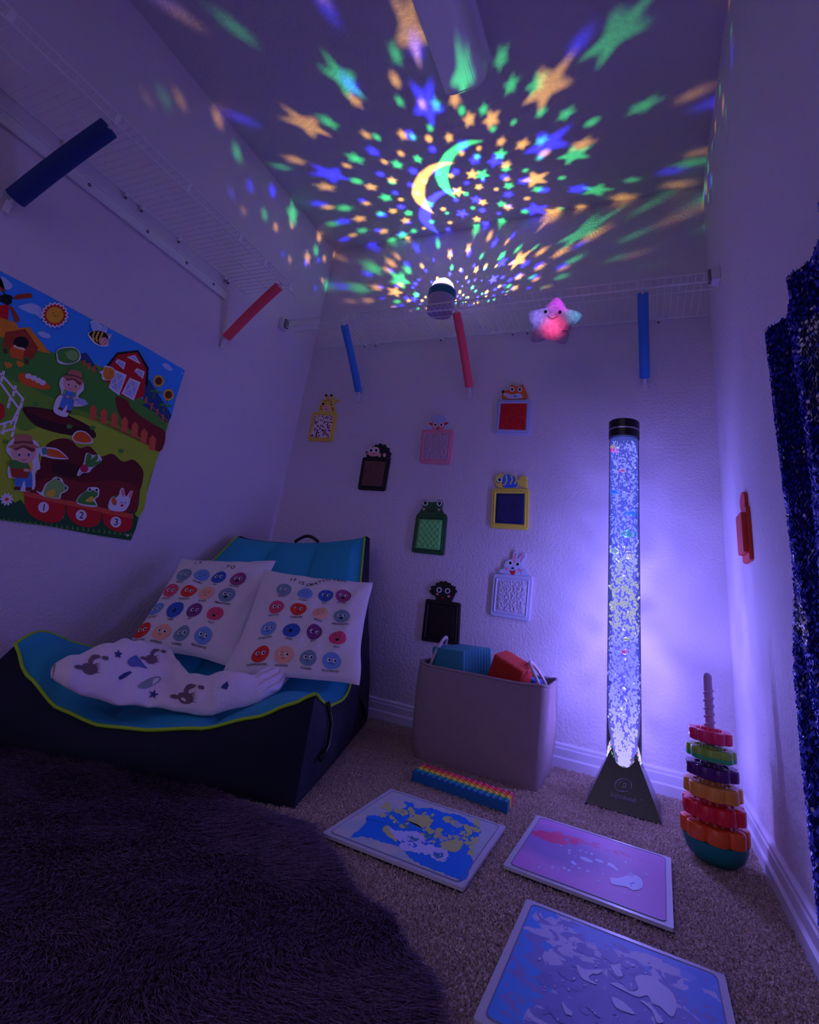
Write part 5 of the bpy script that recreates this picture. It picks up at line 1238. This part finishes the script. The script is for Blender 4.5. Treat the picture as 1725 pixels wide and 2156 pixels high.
lqb = mat('liquid_blue', (.04, .50, .92), .5, spec=.25); lqy = mat('liquid_yellow', (.80, .82, .50), .5, spec=.25); lqw = mat('liquid_foam', (.80, .82, .98), .5, spec=.25); lqt = mat('liquid_teal', (.20, .55, .68), .5, spec=.25); lqg = mat('liquid_grey_beige', (.70, .74, .74), .5, spec=.25); lqd = mat('liquid_deep', (.46, .48, .82), .5, spec=.25)
def ragged(pts, amp, sd, k=5):
    rr = random.Random(sd); P = smoothpoly(pts, k); return [(x+rr.uniform(-amp, amp), y+rr.uniform(-amp, amp)) for x, y in P]
def blob(rr, cx, cy, rx, ry, a, j=.25):
    n = 11; return smoothpoly([(cx+(rx*math.cos(t)*math.cos(a)-ry*math.sin(t)*math.sin(a))*(1+rr.uniform(-j, j)), cy+(rx*math.cos(t)*math.sin(a)+ry*math.sin(t)*math.cos(a))*(1+rr.uniform(-j, j))) for t in (2*PI*i/n for i in range(n))], 2)
def rag2(pts, amp, sd, k=12):
    P = smoothpoly(pts, k); return [(x+amp*(1.2*noise.noise(Vector((x*.14, y*.14, sd)))+.9*noise.noise(Vector((x*.4, y*.4, sd)))), y+amp*(1.2*noise.noise(Vector((x*.14, y*.14, sd+9)))+.9*noise.noise(Vector((x*.4, y*.4, sd+9))))) for x, y in P]
def paint_yb(A):
    Z = lambda pts: [(700+x*.24348, 1580+y*.24353) for x, y in pts]
    A.poly(rag2(Z([(150, 750), (230, 690), (290, 620), (300, 570), (420, 560), (500, 515), (580, 510), (640, 480), (620, 440), (690, 455), (720, 500), (860, 500), (960, 540), (1100, 560), (1200, 620), (1270, 660), (1280, 720), (1230, 790), (1190, 870), (1215, 960), (1180, 1050), (1130, 1120), (1000, 1080), (850, 1020), (680, 940), (600, 840), (420, 790), (300, 750)]), 2.6, 1), lqb)
    h1 = A.h; rr = random.Random(12); n = 0
    while n < 120:
        cx, cy = rr.uniform(440, 1260), rr.uniform(440, 900)
        if cy < 450+(cx-450)*.22 or cy > 640+(cx-450)*.36: continue
        n += 1; A.h = h1+.0000022*n
        k = rr.random()**2; A.poly([(700+x*.24348, 1580+y*.24353) for x, y in blob(rr, cx, cy, 6+38*k, 5+20*k, rr.uniform(-.6, .9), .5)], lqy if rr.random() < .62 else (lqt if rr.random() < .6 else lqg))
    A.h = h1+.0003
    for pts in ([(430, 680), (480, 650), (530, 720), (560, 790), (520, 770), (460, 720)], [(640, 600), (760, 560), (860, 600), (850, 650), (780, 665), (700, 630)], [(920, 820), (1000, 780), (1120, 790), (1110, 850), (1040, 880), (960, 860)]): A.poly(rag2(Z(pts), 3.0, 4), lqy)
    A.h = h1+.00038
    for sd, pts in ((5, [(480, 660), (540, 690), (620, 700), (720, 705), (790, 740), (800, 800), (720, 800), (640, 760), (560, 770)]), (6, [(580, 820), (620, 770), (700, 800), (900, 830), (1000, 880), (980, 960), (900, 950), (820, 900), (680, 880), (600, 860)])): A.poly(rag2(Z(pts), 3.2, sd), lqw)
    for pts in ([(640, 740), (720, 755), (790, 795), (700, 780)], [(880, 890), (950, 890), (960, 925), (900, 935)]): A.poly(rag2(Z(pts), 2.5, 3), lqt)
    for i in range(26): A.h = h1+.0005+i*.000002; x = rr.uniform(460, 1000); A.poly([(700+u*.24348, 1580+v*.24353) for u, v in blob(rr, x, 690+(x-460)*.42+rr.uniform(-60, 50), rr.uniform(5, 22), rr.uniform(4, 12), rr.uniform(-.3, .8), .5)], lqw if i % 3 else lqb)
def paint_pk(A):
    Z = lambda x, y: (1060+x*.2319, 1700+y*.2318)
    for x, y, rx, ry, a in ((325, 543, 15, 10, .5), (447, 543, 12, 16, 0), (497, 592, 5, 5, 0), (600, 390, 14, 10, 0), (596, 415, 14, 9, .8), (640, 505, 32, 14, .6), (555, 553, 20, 10, .3), (598, 573, 18, 12, .1), (700, 392, 10, 7, .4), (752, 409, 14, 6, .3), (803, 424, 13, 9, .6), (755, 475, 64, 17, .38), (872, 486, 42, 13, .4), (985, 530, 44, 16, .6), (968, 522, 26, 13, 0), (1025, 562, 22, 12, .4), (768, 580, 20, 10, .5), (690, 552, 18, 8, .4), (650, 443, 8, 5, .3), (628, 540, 10, 6, .5), (868, 668, 12, 8, .4), (905, 606, 14, 7, -.3), (778, 634, 6, 5, 0), (660, 606, 9, 5, .5), (1112, 502, 15, 8, .6), (1300, 612, 20, 10, .9), (1152, 597, 11, 5, .4), (1100, 768, 12, 6, .7), (1146, 784, 9, 5, .6), (1230, 803, 8, 5, .5), (1258, 826, 6, 4, .3), (1338, 834, 8, 5, .5), (878, 570, 5, 4, 0), (905, 562, 5, 4, 0), (828, 567, 7, 5, 0), (990, 612, 5, 4, 0), (523, 348, 8, 5, .5), (512, 576, 6, 6, 0), (690, 630, 5, 5, 0)):
        q = Z(x, y); A.ell(q[0], q[1], rx*.2319, ry*.2319, lqw, a, 14)
    A.poly(smoothpoly([Z(x, y) for x, y in ((975, 640), (1040, 645), (1110, 625), (1180, 615), (1240, 640), (1268, 690), (1250, 740), (1180, 755), (1120, 725), (1040, 712), (980, 690))], 5), lqw)
    A.poly([Z(x, y) for x, y in ((1140, 690), (1195, 682), (1198, 692), (1165, 702), (1166, 725), (1156, 722), (1156, 700))], lqd); A.poly([Z(x, y) for x, y in ((1110, 620), (1150, 628), (1175, 635), (1182, 612), (1150, 600))], mat('mauve_liquid', (.62, .50, .78), .5))  # flat mauve notch drawn at the foam's top edge
def paint_bl(A):
    Z = lambda x, y: (1000+x*.32464, 1860+y*.32457); rr = random.Random(21)
    for i in range(46):
        cx, cy = rr.uniform(430, 1150), rr.uniform(430, 1050)
        if cy < 260+(cx-200)*.28: continue
        A.h = .0142+.00001*i
        A.poly([Z(x, y) for x, y in blob(rr, cx, cy, rr.uniform(22, 75), rr.uniform(14, 42), rr.uniform(.1, .9), .35)], lqd)
    for pts in ([(660, 530), (720, 560), (830, 560), (800, 590), (760, 590), (740, 620), (800, 655), (760, 650), (690, 610)], [(880, 530), (930, 545), (960, 600), (920, 600)], [(1040, 610), (1130, 600), (1210, 650), (1280, 710), (1310, 790), (1280, 870), (1200, 800), (1150, 780), (1120, 730), (1060, 740), (970, 700), (880, 650), (950, 655), (1000, 700), (1060, 690)], [(890, 740), (960, 770), (1040, 850), (960, 830), (910, 800)], [(565, 770), (600, 810), (635, 845), (590, 850)], [(1070, 760), (1140, 790), (1190, 850), (1225, 900), (1180, 905), (1150, 830)]): A.h += .00002; A.poly(smoothpoly([Z(*q) for q in pts], 4), lqw)
    for i in range(40):
        A.h = .0148+i*.000002; q = Z(rr.uniform(420, 1250), rr.uniform(480, 900)); A.ell(q[0], q[1], rr.uniform(.8, 4.5), rr.uniform(.8, 3.2), lqw, rr.uniform(0, 1), 10)
ftile(1.274, -.863, .152, .166, 0, Lyb, 'blue and yellow liquid floor tile, nearest the lounger', paint_yb)
ftile(1.622, -.731, .152, .163, -.03, Lpk, 'pink liquid floor tile in front of the bubble tube', paint_pk)
ftile(1.681, -1.148, .152, .164, -.01, Lbl, 'pale blue liquid floor tile cut off by the bottom of the photo', paint_bl)

# ------------------------------------------------------------------ stacking toy
SX, SY = 1.877, -.478
t = thing('stacking_toy', 'stack of colourful flower-shaped rings on a lilac screw pole in the right corner', 'stacking toy', (SX, SY, 0))
b = MB(); b.lathe((SX, SY, 0), [(.020, .002), (.042, .006), (.060, .022), (.068, .042), (.069, .052), (.064, .052)], mat('toy_teal', (.08, .52, .50), .4), 48); b.build('bowl_base', t, autosmooth=.7)
lil = mat('toy_lilac', (.80, .62, .80), .35)
b = MB(); pr_ = []
for i in range(120):
    z = .05+.36*i/119; pr_.append((.0105 if z < .40 else max(.003, .0105*math.sqrt(max(0, 1-((z-.40)/.0105)**2))), z))
b.lathe((SX, SY, 0), pr_, lil, 20)
b.tube([(SX+.0108*math.cos(a), SY+.0108*math.sin(a), .28+.09*a/(2*PI*5)) for a in (2*PI*5*i/120 for i in range(121))], .0028, lil, 6); b.build('screw_pole', t, autosmooth=.6)
rings = [('orange', (.96, .38, .12), .050, .041, .071), ('coral red', (.93, .14, .20), .092, .040, .067), ('amber', (.93, .60, .20), .134, .038, .062), ('purple', (.33, .10, .40), .176, .033, .058), ('green', (.58, .76, .22), .214, .033, .054), ('pink', (.93, .16, .38), .252, .033, .049)]
for i, (nm, c, z, h, R_) in enumerate(rings):
    m = mat('toy_'+nm.replace(' ', '_'), c, .22); b = MB(); ph = i*.4
    rf = lambda a, ph=ph: 1+.17*abs(math.cos(4*(a+ph)))**.6-.11
    r = R_-.002
    b.lathe((SX, SY, z), [(.014, 0.004), (r*.90, .001), (r*.99, .003), (r, .007), (r, h*.74), (r*.985, h*.80), (r*.95, h*.83), (r*.66, h*.83), (r*.62, h*.72), (r*.46, h*.72), (r*.42, h*.98), (.013, h*.99)], m, 128, rf)
    o = b.build('flower_ring', t, autosmooth=.7); o['label'] = nm+' flower-shaped ring'
    if nm == 'green': 
        b = MB(); b.lathe((SX, SY, z), [(r*1.002, .003), (r*1.004, .012)], mat('toy_mint', (.25, .75, .42), .25), 128, rf, False, False); b.build('lower_band', o, smooth=True)
